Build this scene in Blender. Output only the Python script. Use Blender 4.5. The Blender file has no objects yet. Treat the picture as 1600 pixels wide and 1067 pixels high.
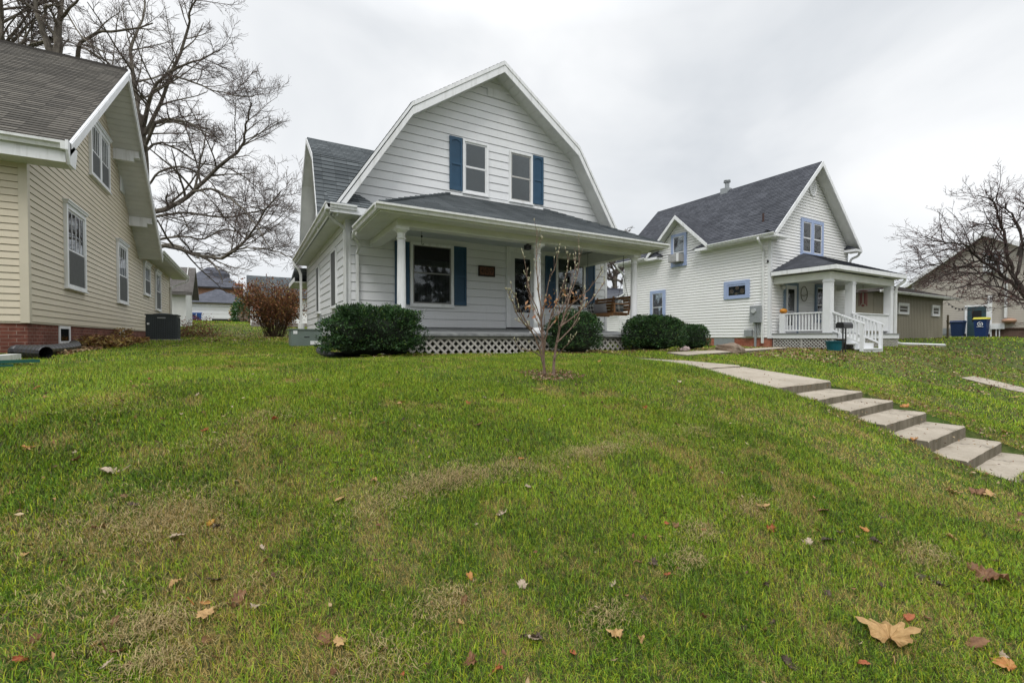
import bpy, math, random
import numpy as np
from mathutils import Vector, Matrix, noise as mnoise
R_ = math.radians
ZO = 1.45                      # height of the eye above the pavement; measured heights below are relative to the eye
rng = random.Random(7)
nr = np.random.default_rng(11)
scene = bpy.context.scene
COL = scene.collection
COS30, SIN30 = 0.8660254, 0.5
F_, CX, CY, PITCH = 717.0, 800.0, 541.2, R_(-1.0)

# ---------------------------------------------------------------- survey helpers (x along the street, y away from it)
def ray(px, py):
    k = (px-CX)/F_; m = -(py-CY)/F_
    cp, sp = math.cos(PITCH), math.sin(PITCH)
    X = k; Y = cp-m*sp; Z = sp+m*cp
    return (X*COS30+Y*SIN30, -X*SIN30+Y*COS30, Z)
def onA(px, py, a):
    d = ray(px, py); t = a/d[0]; return (a, d[1]*t, d[2]*t)
def onB(px, py, b):
    d = ray(px, py); t = b/d[1]; return (d[0]*t, b, d[2]*t)
def at(px, py, Y):
    d = ray(px, py); t = Y/(d[0]*SIN30+d[1]*COS30); return (d[0]*t, d[1]*t, d[2]*t)

GB = [-60,-3,-1.2,-.2,.6,1.2,1.5,1.8,2.12,2.45,2.77,3.3,4.1,5,6.5,8.6,11,19,26,75,120,900]
GZ = [-1.75,-1.5,-1.47,-1.45,-1.34,-1.20,-1.12,-1.01,-.90,-.80,-.715,-.59,-.445,-.36,-.315,-.315,-.29,-.07,.05,2.33,2.8,3.0]
HB = [-60,0,3,4.1,5.3,6.5,8,9,11,26,75,900]
HZ = [-2.2,-1.95,-1.68,-1.53,-1.24,-.86,-.45,-.40,-.37,-.2,.6,1.0]
def gz_arr(A, B):
    A = np.asarray(A, float); B = np.asarray(B, float)
    def sm(b, X, Z):
        o = 0
        for d in (-.22,-.11,0,.11,.22): o = o+np.interp(b+d*np.clip(1+np.abs(b)*.08,1,3), X, Z)
        return o/5
    z0 = sm(B, GB, GZ); z1 = sm(B, HB, HZ)
    t = np.clip((A-7.6)/9.0, 0, 1); t = t*t*(3-2*t)
    z = z0*(1-t)+z1*t
    z = z+np.interp(A, [20,25,30,43,60,400], [0,.12,.33,.46,.5,.5])*np.interp(B,[3,9],[0,1])
    z = z+.018*np.sin(A*1.9+B*.7)*np.cos(B*1.3-A*.4)+.012*np.sin(A*4.1-B*3.3)
    z = z-.05*np.exp(-((A-5.35)/.22)**2)*np.exp(-((B-2.1)/.75)**4)-.03*np.exp(-((A-7.0)/.2)**2)*np.exp(-((B-2.1)/.75)**4)
    z = z-.085*np.clip((A-5.9)/.9,0,1)*np.interp(B,[3.0,4.0,6.5,7.6],[0,1,.7,0])*np.clip((12-A)/3,0,1)
    z = z+.035*np.exp(-((A-5.15)/.45)**2)*np.exp(-((B-5.2)/1.3)**2)
    return z
def gz(a, b): return float(gz_arr(a, b))
def gpix(px, py):
    d = ray(px, py); t = .8
    while t < 120:
        if d[2]*t < gz(d[0]*t, d[1]*t): return (d[0]*t, d[1]*t)
        t *= 1.004
    return (d[0]*t, d[1]*t)

# ---------------------------------------------------------------- mesh collector
class M:
    def __init__(s): s.v=[]; s.f=[]; s.mi=[]; s.uvs={}
    def face(s, pts, mi=0):
        n=len(s.v); s.v.extend([tuple(p) for p in pts]); s.f.append(tuple(range(n,n+len(pts)))); s.mi.append(mi)
    def box(s, x0,x1,y0,y1,z0,z1, mi=0):
        n=len(s.v)
        s.v += [(x0,y0,z0),(x1,y0,z0),(x1,y1,z0),(x0,y1,z0),(x0,y0,z1),(x1,y0,z1),(x1,y1,z1),(x0,y1,z1)]
        for q in ((3,2,1,0),(4,5,6,7),(0,1,5,4),(1,2,6,5),(2,3,7,6),(3,0,4,7)):
            s.f.append(tuple(n+i for i in q)); s.mi.append(mi)
        return s
    def fbox(s, fr, s0,s1,t0,t1,n0,n1, mi=0):
        O,S,T,N = fr
        P=lambda a,b,c:tuple(O[i]+S[i]*a+T[i]*b+N[i]*c for i in range(3))
        n=len(s.v)
        s.v += [P(s0,t0,n0),P(s1,t0,n0),P(s1,t1,n0),P(s0,t1,n0),P(s0,t0,n1),P(s1,t0,n1),P(s1,t1,n1),P(s0,t1,n1)]
        for q in ((3,2,1,0),(4,5,6,7),(0,1,5,4),(1,2,6,5),(2,3,7,6),(3,0,4,7)):
            s.f.append(tuple(n+i for i in q)); s.mi.append(mi)
        return s
    def prism(s, poly, vec, mi=0):
        n=len(s.v); k=len(poly)
        s.v += [tuple(p) for p in poly]+[(p[0]+vec[0],p[1]+vec[1],p[2]+vec[2]) for p in poly]
        s.f.append(tuple(n+i for i in reversed(range(k)))); s.mi.append(mi)
        s.f.append(tuple(n+k+i for i in range(k))); s.mi.append(mi)
        for i in range(k):
            j=(i+1)%k; s.f.append((n+i,n+j,n+k+j,n+k+i)); s.mi.append(mi)
        return s
    def tube(s, pts, rad, n=6, mi=0, cap=True):
        pts=[Vector(p) for p in pts]; base=len(s.v); m=len(pts)
        if not hasattr(rad,'__len__'): rad=[rad]*m
        t0=(pts[1]-pts[0]).normalized()
        u=t0.orthogonal().normalized()
        for i,p in enumerate(pts):
            t=(pts[min(i+1,m-1)]-pts[max(i-1,0)])
            if t.length<1e-9: t=t0
            t.normalize(); u=(u-t*u.dot(t))
            if u.length<1e-6: u=t.orthogonal()
            u.normalize(); w=t.cross(u)
            for k in range(n):
                a=2*math.pi*k/n; r=rad[i]
                s.v.append(tuple(p+u*(math.cos(a)*r)+w*(math.sin(a)*r)))
        for i in range(m-1):
            for k in range(n):
                k2=(k+1)%n
                s.f.append((base+i*n+k,base+i*n+k2,base+(i+1)*n+k2,base+(i+1)*n+k)); s.mi.append(mi)
        if cap:
            s.f.append(tuple(base+k for k in reversed(range(n)))); s.mi.append(mi)
            s.f.append(tuple(base+(m-1)*n+k for k in range(n))); s.mi.append(mi)
        return s
    def lathe(s, c, prof, n=20, mi=0):
        base=len(s.v)
        for r,z in prof:
            for k in range(n):
                a=2*math.pi*k/n; s.v.append((c[0]+r*math.cos(a),c[1]+r*math.sin(a),c[2]+z))
        for i in range(len(prof)-1):
            for k in range(n):
                k2=(k+1)%n; s.f.append((base+i*n+k,base+i*n+k2,base+(i+1)*n+k2,base+(i+1)*n+k)); s.mi.append(mi)
        s.f.append(tuple(base+k for k in reversed(range(n)))); s.mi.append(mi)
        s.f.append(tuple(base+(len(prof)-1)*n+k for k in range(n))); s.mi.append(mi)
        return s
    def lap(s, fr, poly, h, d, off=0.0, t0=0.0, mi=0, gap=0.0):
        """courses of lapped boards / shingles over a polygon given in (s,t) metres of a frame"""
        rec=.022 if off==0 else .010
        O,S,T,N = fr
        P=lambda a,b,c:(O[0]+S[0]*a+T[0]*b+N[0]*c, O[1]+S[1]*a+T[1]*b+N[1]*c, O[2]+S[2]*a+T[2]*b+N[2]*c)
        tmin=min(p[1] for p in poly); tmax=max(p[1] for p in poly)
        k=math.floor((tmin-t0)/h)
        def clip(pl, lim, above):
            o=[]
            for i in range(len(pl)):
                a=pl[i]; b=pl[(i+1)%len(pl)]
                ia=(a[1]>=lim-1e-9) if above else (a[1]<=lim+1e-9)
                ib=(b[1]>=lim-1e-9) if above else (b[1]<=lim+1e-9)
                if ia: o.append(a)
                if ia!=ib and abs(b[1]-a[1])>1e-12:
                    q=(lim-a[1])/(b[1]-a[1]); o.append((a[0]+(b[0]-a[0])*q, lim))
            return o
        while t0+k*h < tmax-1e-6:
            lo=t0+k*h; hi=lo+h; k+=1
            pl=clip(clip(poly,lo,True),hi,False)
            q=[]
            for p in pl:
                if not q or abs(p[0]-q[-1][0])+abs(p[1]-q[-1][1])>1e-5: q.append(p)
            if len(q)>1 and abs(q[0][0]-q[-1][0])+abs(q[0][1]-q[-1][1])<1e-5: q.pop()
            if len(q)<3: continue
            if gap:
                rc=clip(q,lo+gap,False)
                if len(rc)>=3: s.uvs[len(s.f)]=[(a,b-t0) for a,b in rc]; s.face([P(a,b,off-rec) for a,b in rc], mi)
                q=clip(q,lo+gap,True)
                if len(q)<3: continue
                tp=[p for p in q if abs(p[1]-hi)<1e-5]
                if len(tp)>=2:
                    a0=min(p[0] for p in tp); a1=max(p[0] for p in tp)
                    s.face([P(a0,hi,off+.001),P(a1,hi,off+.001),P(a1,hi,off-rec),P(a0,hi,off-rec)], mi)
            s.uvs[len(s.f)]=[(a,b-t0) for a,b in q]
            s.face([P(a,b,off+.001+d*(hi-b)/h) for a,b in q], mi)
            bot=[p for p in q if abs(p[1]-min(x[1] for x in q))<1e-5]
            if len(bot)>=2:
                a0=min(p[0] for p in bot); a1=max(p[0] for p in bot); b=bot[0][1]
                s.face([P(a0,b,off-(rec if gap else .01)),P(a1,b,off-(rec if gap else .01)),P(a1,b,off+.001+d*(hi-b)/h),P(a0,b,off+.001+d*(hi-b)/h)], mi)
        return s

def frame(O, S, T):
    S=Vector(S).normalized(); T=Vector(T).normalized(); N=S.cross(T)
    return (tuple(O),tuple(S),tuple(T),tuple(N))
def FB(b, a0=0, z0=0): return frame((a0,b,z0),(1,0,0),(0,0,1))         # faces the street: s = +x, normal -y
def FA(a, b0=0, z0=0): return frame((a,b0,z0),(0,-1,0),(0,0,1))        # faces -x: s = -y
def FAp(a, b0=0, z0=0): return frame((a,b0,z0),(0,1,0),(0,0,1))        # faces +x: s = +y

def thing(name, label, cat, loc, group=None):
    o=bpy.data.objects.new(name,None); COL.objects.link(o); o.empty_display_size=.2
    o.location=(loc[0],loc[1],loc[2]+ZO); o['label']=label; o['category']=cat
    if group: o['group']=group
    o['_o']=1; ORG[o.name]=Vector(loc)
    return o
ORG={}
def obj(name, m, mat, parent=None, loc=None, smooth=False, uv=True, label=None):
    if loc is None:
        loc = ORG[parent.name] if parent is not None else Vector((0,0,0))
    loc=Vector(loc)
    me=bpy.data.meshes.new(name)
    me.from_pydata([(x-loc[0],y-loc[1],z-loc[2]) for x,y,z in m.v],[],m.f)
    mats=mat if isinstance(mat,(list,tuple)) else [mat]
    for q in mats: me.materials.append(q)
    if len(mats)>1: me.polygons.foreach_set('material_index',m.mi)
    if uv:
        ul=me.uv_layers.new(name='UVMap'); nl=len(me.loops)
        buf=np.zeros((nl,2),dtype=np.float32)
        V=np.array(m.v,dtype=float)
        li=0
        for fi,f in enumerate(m.f):
            if fi in m.uvs:
                k=len(f); buf[li:li+k]=m.uvs[fi]; li+=k; continue
            p=V[list(f)]
            a=p[1]-p[0]; b=p[2]-p[0]; n=np.cross(a,b)
            if len(f)>3 and np.dot(n,n)<1e-12: n=np.cross(p[2]-p[1],p[3]-p[1])
            L=math.sqrt(float(n@n)) or 1.0; n=n/L
            if abs(n[2])>.999 or not (abs(n[0])+abs(n[1])>1e-6): t=np.array([1.,0,0]); w=np.array([0,1.,0])
            else:
                t=np.array([-n[1],n[0],0]); t/=math.sqrt(t@t); w=np.cross(n,t)
            k=len(f); buf[li:li+k,0]=p@t; buf[li:li+k,1]=p@w; li+=k
        ul.data.foreach_set('uv',buf.ravel())
    if smooth: me.polygons.foreach_set('use_smooth',[True]*len(me.polygons))
    me.update()
    o=bpy.data.objects.new(name,me); COL.objects.link(o)
    if parent is not None: o.parent=parent
    else: o.location=(loc[0],loc[1],loc[2]+ZO)
    ORG[o.name]=loc
    if label: o['label']=label
    return o
def tag(o, label=None, cat=None, group=None, kind=None):
    if label: o['label']=label
    if cat: o['category']=cat
    if group: o['group']=group
    if kind: o['kind']=kind
    return o

# ---------------------------------------------------------------- materials
class NT:
    def __init__(s,name):
        s.m=bpy.data.materials.new(name); s.m.use_nodes=True; s.t=s.m.node_tree; s.t.nodes.clear()
        s.out=s.n('ShaderNodeOutputMaterial')
    def n(s,k,**kw):
        x=s.t.nodes.new(k)
        for a,b in kw.items():
            if a in x.inputs.keys(): x.inputs[a].default_value=b
            else: setattr(x,a,b)
        return x
    def l(s,a,b): s.t.links.new(a,b)
def setin(n,i,v): n.inputs[i].default_value=v
def rgba(c): return (c[0],c[1],c[2],1)
def mixc(T,fac,a,b,bt='MIX'):
    x=T.n('ShaderNodeMix'); x.data_type='RGBA'; x.blend_type=bt
    for i,v in ((0,fac),(6,a),(7,b)):
        if hasattr(v,'is_linked') or hasattr(v,'links'): T.l(v,x.inputs[i])
        else: x.inputs[i].default_value = v if not isinstance(v,tuple) else rgba(v)
    return x.outputs[2]
def ramp(T,src,stops):
    r=T.n('ShaderNodeValToRGB'); T.l(src,r.inputs[0]); e=r.color_ramp.elements
    while len(e)<len(stops): e.new(.5)
    for i,(p,c) in enumerate(stops):
        e[i].position=p; e[i].color=rgba(c) if isinstance(c,tuple) else (c,c,c,1)
    return r.outputs[0]
def noise(T,scale,detail=4,rough=.55,vec=None,out=0,mapping=None,coord='Object'):
    n=T.n('ShaderNodeTexNoise'); setin(n,'Scale',scale); setin(n,'Detail',detail); setin(n,'Roughness',rough)
    if vec is None:
        tc=T.n('ShaderNodeTexCoord'); vec=tc.outputs[coord]
    if mapping:
        mp=T.n('ShaderNodeMapping'); mp.inputs['Scale'].default_value=mapping; T.l(vec,mp.inputs[0]); vec=mp.outputs[0]
    T.l(vec,n.inputs['Vector']); return n.outputs[out]
def bump(T,h,strength=.3,dist=.01):
    b=T.n('ShaderNodeBump'); setin(b,'Strength',strength); setin(b,'Distance',dist); T.l(h,b.inputs['Height']); return b.outputs[0]
def pbsdf(T,col,rough=.6,normal=None,metal=0,spec=.5):
    p=T.n('ShaderNodeBsdfPrincipled')
    if isinstance(col,tuple): setin(p,'Base Color',rgba(col))
    else: T.l(col,p.inputs['Base Color'])
    if isinstance(rough,(int,float)): setin(p,'Roughness',rough)
    else: T.l(rough,p.inputs['Roughness'])
    setin(p,'Metallic',metal); setin(p,'Specular IOR Level',spec)
    if normal is not None: T.l(normal,p.inputs['Normal'])
    T.l(p.outputs[0],T.out.inputs[0]); return p
def simple(name,c,rough=.6,var=.12,scale=3.0,bs=.15,bscale=60,metal=0,spec=.4,streak=False,dirt=None):
    T=NT(name)
    a=noise(T,scale,5,.6)
    lo=tuple(x*(1-var) for x in c); hi=tuple(min(1,x*(1+var*.7)) for x in c)
    col=mixc(T,ramp(T,a,[(.3,0.0),(.7,1.0)]),lo,hi)
    if streak:
        b=noise(T,2.2,4,.6,mapping=(5,5,.5))
        col=mixc(T,ramp(T,b,[(.5,0.0),(.78,.55)]),col,tuple(x*.7 for x in (dirt or c)))
    h=noise(T,bscale,3,.6)
    pbsdf(T,col,rough,bump(T,h,bs,.003),metal,spec); return T.m
def siding(name,c,dirt,grain=(2,2,40),rough=.45,var=.07):
    T=NT(name)
    a=noise(T,.9,5,.65); b=noise(T,3.0,4,.6,mapping=(6,6,.5))
    col=mixc(T,ramp(T,a,[(.3,0.0),(.7,1.0)]),tuple(x*(1-var) for x in c),c)
    col=mixc(T,ramp(T,b,[(.55,0.0),(.85,.16)]),col,dirt)
    g=noise(T,9,5,.6,mapping=grain)
    col=mixc(T,ramp(T,g,[(.3,.10),(.7,.0)]),col,dirt)
    pbsdf(T,col,rough,bump(T,g,.25,.002),0,.35); return T.m
def shingles(name,c1,c2,gap,w=.30,h=.13,var=.5,rough=.9):
    T=NT(name); tc=T.n('ShaderNodeTexCoord')
    br=T.n('ShaderNodeTexBrick'); br.offset=.37; br.offset_frequency=1; br.squash=1
    T.l(tc.outputs['UV'],br.inputs['Vector'])
    setin(br,'Scale',1.0); setin(br,'Brick Width',w); setin(br,'Row Height',h); setin(br,'Mortar Size',.005); setin(br,'Mortar Smooth',.1); setin(br,'Bias',0)
    setin(br,'Color1',rgba(c1)); setin(br,'Color2',rgba(c2)); setin(br,'Mortar',rgba(gap))
    gr=noise(T,160,2,.7); big=noise(T,.8,4,.6)
    col=mixc(T,ramp(T,gr,[(.3,.0),(.75,var)]),br.outputs[0],tuple(min(1,x*1.7) for x in c2))
    col=mixc(T,ramp(T,big,[(.35,.35),(.65,0.0)]),col,tuple(x*.65 for x in c1))
    pbsdf(T,col,rough,bump(T,br.outputs['Fac'],-.6,.006),0,.15); return T.m
def bricks(name,c1,c2,mort,w=.215,h=.068,stain=.3,rough=.85):
    T=NT(name); tc=T.n('ShaderNodeTexCoord')
    br=T.n('ShaderNodeTexBrick'); T.l(tc.outputs['UV'],br.inputs['Vector'])
    setin(br,'Scale',1.0); setin(br,'Brick Width',w); setin(br,'Row Height',h); setin(br,'Mortar Size',.005); setin(br,'Mortar Smooth',.3); setin(br,'Bias',-.1)
    setin(br,'Color1',rgba(c1)); setin(br,'Color2',rgba(c2)); setin(br,'Mortar',rgba(mort))
    n=noise(T,14,5,.7); n2=noise(T,2.3,4,.6)
    col=mixc(T,ramp(T,n,[(.45,0.0),(.75,stain)]),br.outputs[0],tuple(x*1.5 for x in c2))
    col=mixc(T,ramp(T,n2,[(.4,stain),(.6,0.0)]),col,tuple(x*.5 for x in c1))
    pbsdf(T,col,rough,bump(T,br.outputs['Fac'],-.5,.006),0,.2); return T.m
def glass(name,tint=(.02,.025,.03),back=.35,rough=.03):
    T=NT(name)
    g=T.n('ShaderNodeBsdfGlossy'); setin(g,'Roughness',rough); setin(g,'Color',(.9,.93,.95,1))
    t=T.n('ShaderNodeBsdfTransparent'); setin(t,'Color',(.75,.78,.78,1))
    fr=T.n('ShaderNodeFresnel'); setin(fr,'IOR',1.5)
    w=noise(T,1.1,2,.5); bn=bump(T,w,.15,.02); T.l(bn,g.inputs['Normal']); T.l(bn,fr.inputs['Normal'])
    mth=T.n('ShaderNodeMath'); mth.operation='MULTIPLY_ADD'; T.l(fr.outputs[0],mth.inputs[0]); mth.inputs[1].default_value=1.0; mth.inputs[2].default_value=.015; mth.use_clamp=True
    mx=T.n('ShaderNodeMixShader'); T.l(mth.outputs[0],mx.inputs[0]); T.l(t.outputs[0],mx.inputs[1]); T.l(g.outputs[0],mx.inputs[2])
    T.l(mx.outputs[0],T.out.inputs[0]); return T.m
def attrmat(name,rough=.6,tr=.25,spec=.2,layer='Col'):
    T=NT(name); a=T.n('ShaderNodeAttribute'); a.attribute_name=layer
    p=T.n('ShaderNodeBsdfPrincipled'); T.l(a.outputs[0],p.inputs['Base Color']); setin(p,'Roughness',rough); setin(p,'Specular IOR Level',spec)
    if tr>0:
        t=T.n('ShaderNodeBsdfTranslucent'); T.l(a.outputs[0],t.inputs[0])
        mx=T.n('ShaderNodeMixShader'); mx.inputs[0].default_value=tr; T.l(p.outputs[0],mx.inputs[1]); T.l(t.outputs[0],mx.inputs[2]); T.l(mx.outputs[0],T.out.inputs[0])
    else: T.l(p.outputs[0],T.out.inputs[0])
    return T.m

W_SID=siding('white_siding',(.79,.80,.815),(.42,.42,.40))
W_SID2=siding('white_vinyl',(.88,.88,.87),(.55,.54,.50))
CREAM=siding('cream_vinyl',(.67,.595,.46),(.40,.36,.28))
TAUPE=siding('taupe_vinyl',(.50,.46,.40),(.27,.25,.22))
TAN=siding('tan_panel',(.32,.29,.225),(.17,.155,.125))
TRIM=simple('white_trim',(.80,.81,.82),.4,.06,2,.06,streak=True,dirt=(.6,.6,.55))
TRIMC=simple('cream_trim',(.60,.545,.43),.45,.06,2,.05)
SOFF=simple('soffit',(.66,.665,.64),.55,.08,3,.05)
GUT=simple('gutter_white',(.72,.73,.72),.35,.08,4,.04,streak=True,dirt=(.5,.5,.45))
BEAM=simple('porch_trim_paint',(.66,.67,.62),.5,.08,3,.06)
SH_G=shingles('grey_shingle',(.045,.053,.058),(.14,.155,.163),(.02,.022,.024),w=.33,h=.135)
SH_B=shingles('weathered_shingle',(.050,.047,.042),(.15,.138,.12),(.02,.018,.016),w=.30,h=.13,var=.35)
SH_D=shingles('charcoal_shingle',(.035,.038,.046),(.095,.10,.115),(.012,.012,.015),w=.26,h=.13)
SH_F=shingles('slate_shingle',(.055,.06,.075),(.10,.105,.125),(.03,.03,.035),w=.4,h=.2)
SH_T=shingles('brown_shingle',(.10,.09,.085),(.16,.15,.14),(.03,.03,.03),w=.3,h=.13)
BRK=bricks('red_brick',(.13,.045,.032),(.21,.075,.052),(.30,.23,.19),stain=.45)
BRK2=bricks('orange_brick',(.36,.10,.055),(.42,.17,.11),(.30,.22,.18),stain=.5)
BRKT=bricks('dark_brick',(.10,.06,.045),(.15,.09,.07),(.16,.14,.12))
STONE=bricks('mottled_brick',(.25,.16,.13),(.42,.33,.30),(.4,.36,.33),w=.3,h=.12,stain=.5)
BLUE=simple('blue_shutter',(.025,.075,.135),.45,.1,4,.08)
PERI=simple('periwinkle_trim',(.34,.42,.62),.5,.07,4,.05)
TEALP=simple('teal_door_casing',(.18,.25,.34),.5,.08,4,.05)
GLASS=glass('window_glass')
DARK=simple('dark_interior',(.012,.012,.014),.8,.2,2,.0)
SASH=simple('sash_metal',(.22,.22,.21),.4,.1,6,.05)
SASHW=simple('sash_white',(.72,.73,.74),.4,.05,4,.04)
CONC=None
METG=simple('meter_grey',(.30,.32,.33),.4,.06,6,.05,metal=.2)
BLK=simple('black_plastic',(.018,.018,.02),.35,.2,8,.1)
WOOD=simple('stained_cedar',(.22,.11,.045),.55,.3,6,.2,bscale=30)
def curtain(name,c,scale=26,depth=.5):
    T=NT(name); w=noise(T,1.0,3,.6,mapping=(scale,scale,.8)); w2=noise(T,40,2,.6)
    col=mixc(T,ramp(T,w,[(.35,0.0),(.65,1.0)]),tuple(x*(1-depth) for x in c),c)
    col=mixc(T,ramp(T,w2,[(.4,.25),(.7,0.0)]),col,tuple(x*.6 for x in c))
    pbsdf(T,col,.9,None,0,.1); return T.m
LACE=curtain('lace_curtain',(.12,.125,.125))
BLIND=curtain('roller_blind',(.24,.26,.28),2,.1)
BLINDG=curtain('pale_blind',(.40,.41,.40),2,.12)
WBLIND=curtain('white_blind',(.62,.64,.66),3,.15)
SCREEN=curtain('dark_screen',(.05,.055,.06),14,.4)
SCRG=curtain('grey_screen',(.10,.11,.105),14,.35)
def slats(name,c,dark,sc):
    T=NT(name); tc=T.n('ShaderNodeTexCoord'); sx=T.n('ShaderNodeSeparateXYZ'); T.l(tc.outputs['Object'],sx.inputs[0])
    mt=T.n('ShaderNodeMath'); mt.operation='MULTIPLY'; T.l(sx.outputs[2],mt.inputs[0]); mt.inputs[1].default_value=sc
    fr=T.n('ShaderNodeMath'); fr.operation='FRACT'; T.l(mt.outputs[0],fr.inputs[0])
    pbsdf(T,mixc(T,ramp(T,fr.outputs[0],[(.0,1.0),(.25,0.0)]),c,dark),.5); return T.m

# ---------------------------------------------------------------- building kit
def window(par, fr, s0,s1,t0,t1, cas=.09, casm=None, sashm=None, back=None, split=.5, proud=.045, mull=0, head=0, sashw=.04, upper=None, name='window', sill=True, wo=.017, scr=None):
    fr=(tuple(fr[0][i]+fr[3][i]*wo for i in range(3)),)+tuple(fr[1:])
    casm=casm or TRIM; sashm=sashm or SASHW; back=back or SCREEN
    m=M()
    m.fbox(fr,s0,s0+cas,t0,t1,-.02,proud); m.fbox(fr,s1-cas,s1,t0,t1,-.02,proud)
    m.fbox(fr,s0+cas,s1-cas,t1-cas,t1,-.02,proud-.002)
    m.fbox(fr,s0+cas,s1-cas,t0,t0+cas*.75,-.02,proud+.006)
    if head: m.fbox(fr,s0-.03,s1+.03,t1+.001,t1+head,-.02,proud+.03); m.fbox(fr,s0-.05,s1+.05,t1+head+.001,t1+head+.025,-.02,proud+.05)
    if sill: m.fbox(fr,s0-.02,s1+.02,t0-.035,t0-.001,-.02,proud+.03)
    a0,a1,b0,b1=s0+cas,s1-cas,t0+cas*.75,t1-cas
    lights=[(a0,a1)]
    if mull:
        c=(a0+a1)/2; m.fbox(fr,c-mull/2,c+mull/2,b0,b1,-.02,proud-.004); lights=[(a0,c-mull/2),(c+mull/2,a1)]
    w=obj(name,m,casm,par)
    for (p,q) in lights:
        mid=b0+(b1-b0)*split
        sm=M()
        for (lo,hi,dz) in ((mid-.018,b1,.024),(b0,mid+.018,.016)):
            sm.fbox(fr,p,p+sashw,lo,hi,.0,dz); sm.fbox(fr,q-sashw,q,lo,hi,.0,dz)
            sm.fbox(fr,p+sashw,q-sashw,hi-sashw,hi,.0,dz-.001); sm.fbox(fr,p+sashw,q-sashw,lo,lo+sashw,.0,dz-.001)
        obj('sash',sm,sashm,w)
        bk=M(); bk.fbox(fr,p+.005,q-.005,b0,mid,.006,.010); obj('blind_or_backing',bk,back,w)
        bk=M(); bk.fbox(fr,p+.005,q-.005,mid+.001,b1,.006,.010); obj('blind_or_backing',bk,upper or back,w)
        g=M(); g.fbox(fr,p+sashw*.6,q-sashw*.6,b0+.01,mid-.01,.0125,.0135); g.fbox(fr,p+sashw*.6,q-sashw*.6,mid+.01,b1-.01,.0195,.0205)
        obj('pane',g,GLASS,w)
        if scr:
            g=M(); g.fbox(fr,p+.012,q-.012,b0+.01,(mid if scr=='half' else b1)-.01,.0265,.0275); obj('insect_screen',g,SCRMAT,w)
    return w
SCRMAT=simple('insect_screen',(.085,.09,.09),.7,.15,12,.0)
def shutter(par, fr, s0,s1,t0,t1):
    m=M(); w=.055
    m.fbox(fr,s0,s0+w,t0,t1,.0,.04); m.fbox(fr,s1-w,s1,t0,t1,.0,.04)
    mid=(t0+t1)/2
    for a,b in ((t0,t0+.11),(mid-.03,mid+.03),(t1-.07,t1)): m.fbox(fr,s0+w,s1-w,a,b,.0,.036)
    for a,b in ((t0+.11,mid-.03),(mid+.03,t1-.07)):
        m.fbox(fr,s0+w,s1-w,a,b,.0,.018)
        n=7
        for i in range(n):
            x=s0+w+(s1-s0-2*w)*(i+.5)/n; m.fbox(fr,x-.008,x+.008,a,b,.018,.023)
    # arched shoulder of the top panel
    for i in range(6):
        x0=s0+w+(s1-s0-2*w)*i/6; x1=s0+w+(s1-s0-2*w)*(i+1)/6; u=abs((i+.5)/6-.5)*2
        m.fbox(fr,x0,x1,t1-.07-.055*u*u,t1-.07,.018,.035)
    return obj('shutter',m,BLUE,par)
def downspout(par, pts, r=.04, mat=None, name='downspout'):
    m=PEND.pop()[1] if PEND else M(); m.tube(pts,r,4); return obj(name,m,mat or GUT,par)
def smooth_path(pts,n=5):
    P=[Vector(p) for p in pts]; o=[]
    for i in range(len(P)-1):
        a=P[max(i-1,0)]; b=P[i]; c=P[i+1]; d=P[min(i+2,len(P)-1)]
        for k in range(n):
            t=k/n; o.append(.5*((2*b)+(c-a)*t+(2*a-5*b+4*c-d)*t*t+(3*b-a-3*c+d)*t**3))
    o.append(P[-1]); return o
def gutter(par, p0, p1, out, h=.12, w=.12, mat=None):
    """K-profile gutter from p0 to p1 (top back edge), opening outward"""
    p0=Vector(p0); p1=Vector(p1); o=Vector(out)
    prof=[(0,0),(0,-h),(w*.55,-h),(w*.7,-h*.55),(w,-h*.35),(w,.0),(w-.012,.0),(w-.012,-.02),(.01,-.03)]
    poly=[tuple(p0+o*a+Vector((0,0,b))) for a,b in prof]
    m=M(); m.prism(poly,tuple(p1-p0)); return obj('gutter',m,mat or GUT,par)
def ext_roof(par, path, e0,e1, mk, shm, deckm, th=.10, course=.135, d=.010, name='roof'):
    """roof over a polyline path (h,z), extruded along e"""
    sh=M(); dk=M()
    for i in range(len(path)-1):
        (h0,z0),(h1,z1)=path[i],path[i+1]
        up = (h0,z0,h1,z1) if z1>z0 else (h1,z1,h0,z0)
        L=math.hypot(h1-h0,z1-z0)
        lo=Vector(mk(up[0],e0,up[1])); hi=Vector(mk(up[2],e0,up[3])); T=(hi-lo).normalized()
        E=(Vector(mk(up[0],e1,up[1]))-lo).normalized(); W=(Vector(mk(up[0],e1,up[1]))-lo).length
        fr=frame(lo,E,T)
        if fr[3][2]<0:
            lo2=Vector(mk(up[0],e1,up[1])); fr=frame(lo2,-E,T)
        sh.lap(fr,[(0,-.03),(W,-.03),(W,L),(0,L)],course,d,off=.012,gap=.012)
        dk.prism([mk(h0,e0,z0),mk(h1,e0,z1),mk(h1,e0,z1-th),mk(h0,e0,z0-th)],tuple(Vector(mk(0,e1,0))-Vector(mk(0,e0,0))))
    r=obj(name,sh,shm,par); obj(name+'_fascia',dk,deckm,par); return r
def barge(par, path, e0, e1, mk, dz0, dz1, mat, name='bargeboard'):
    m=M(); v=tuple(Vector(mk(0,e1,0))-Vector(mk(0,e0,0)))
    for i in range(len(path)-1):
        (h0,z0),(h1,z1)=path[i],path[i+1]
        m.prism([mk(h0,e0,z0-dz0),mk(h1,e0,z1-dz0),mk(h1,e0,z1-dz1),mk(h0,e0,z0-dz1)],v)
    return obj(name,m,mat,par)
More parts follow.
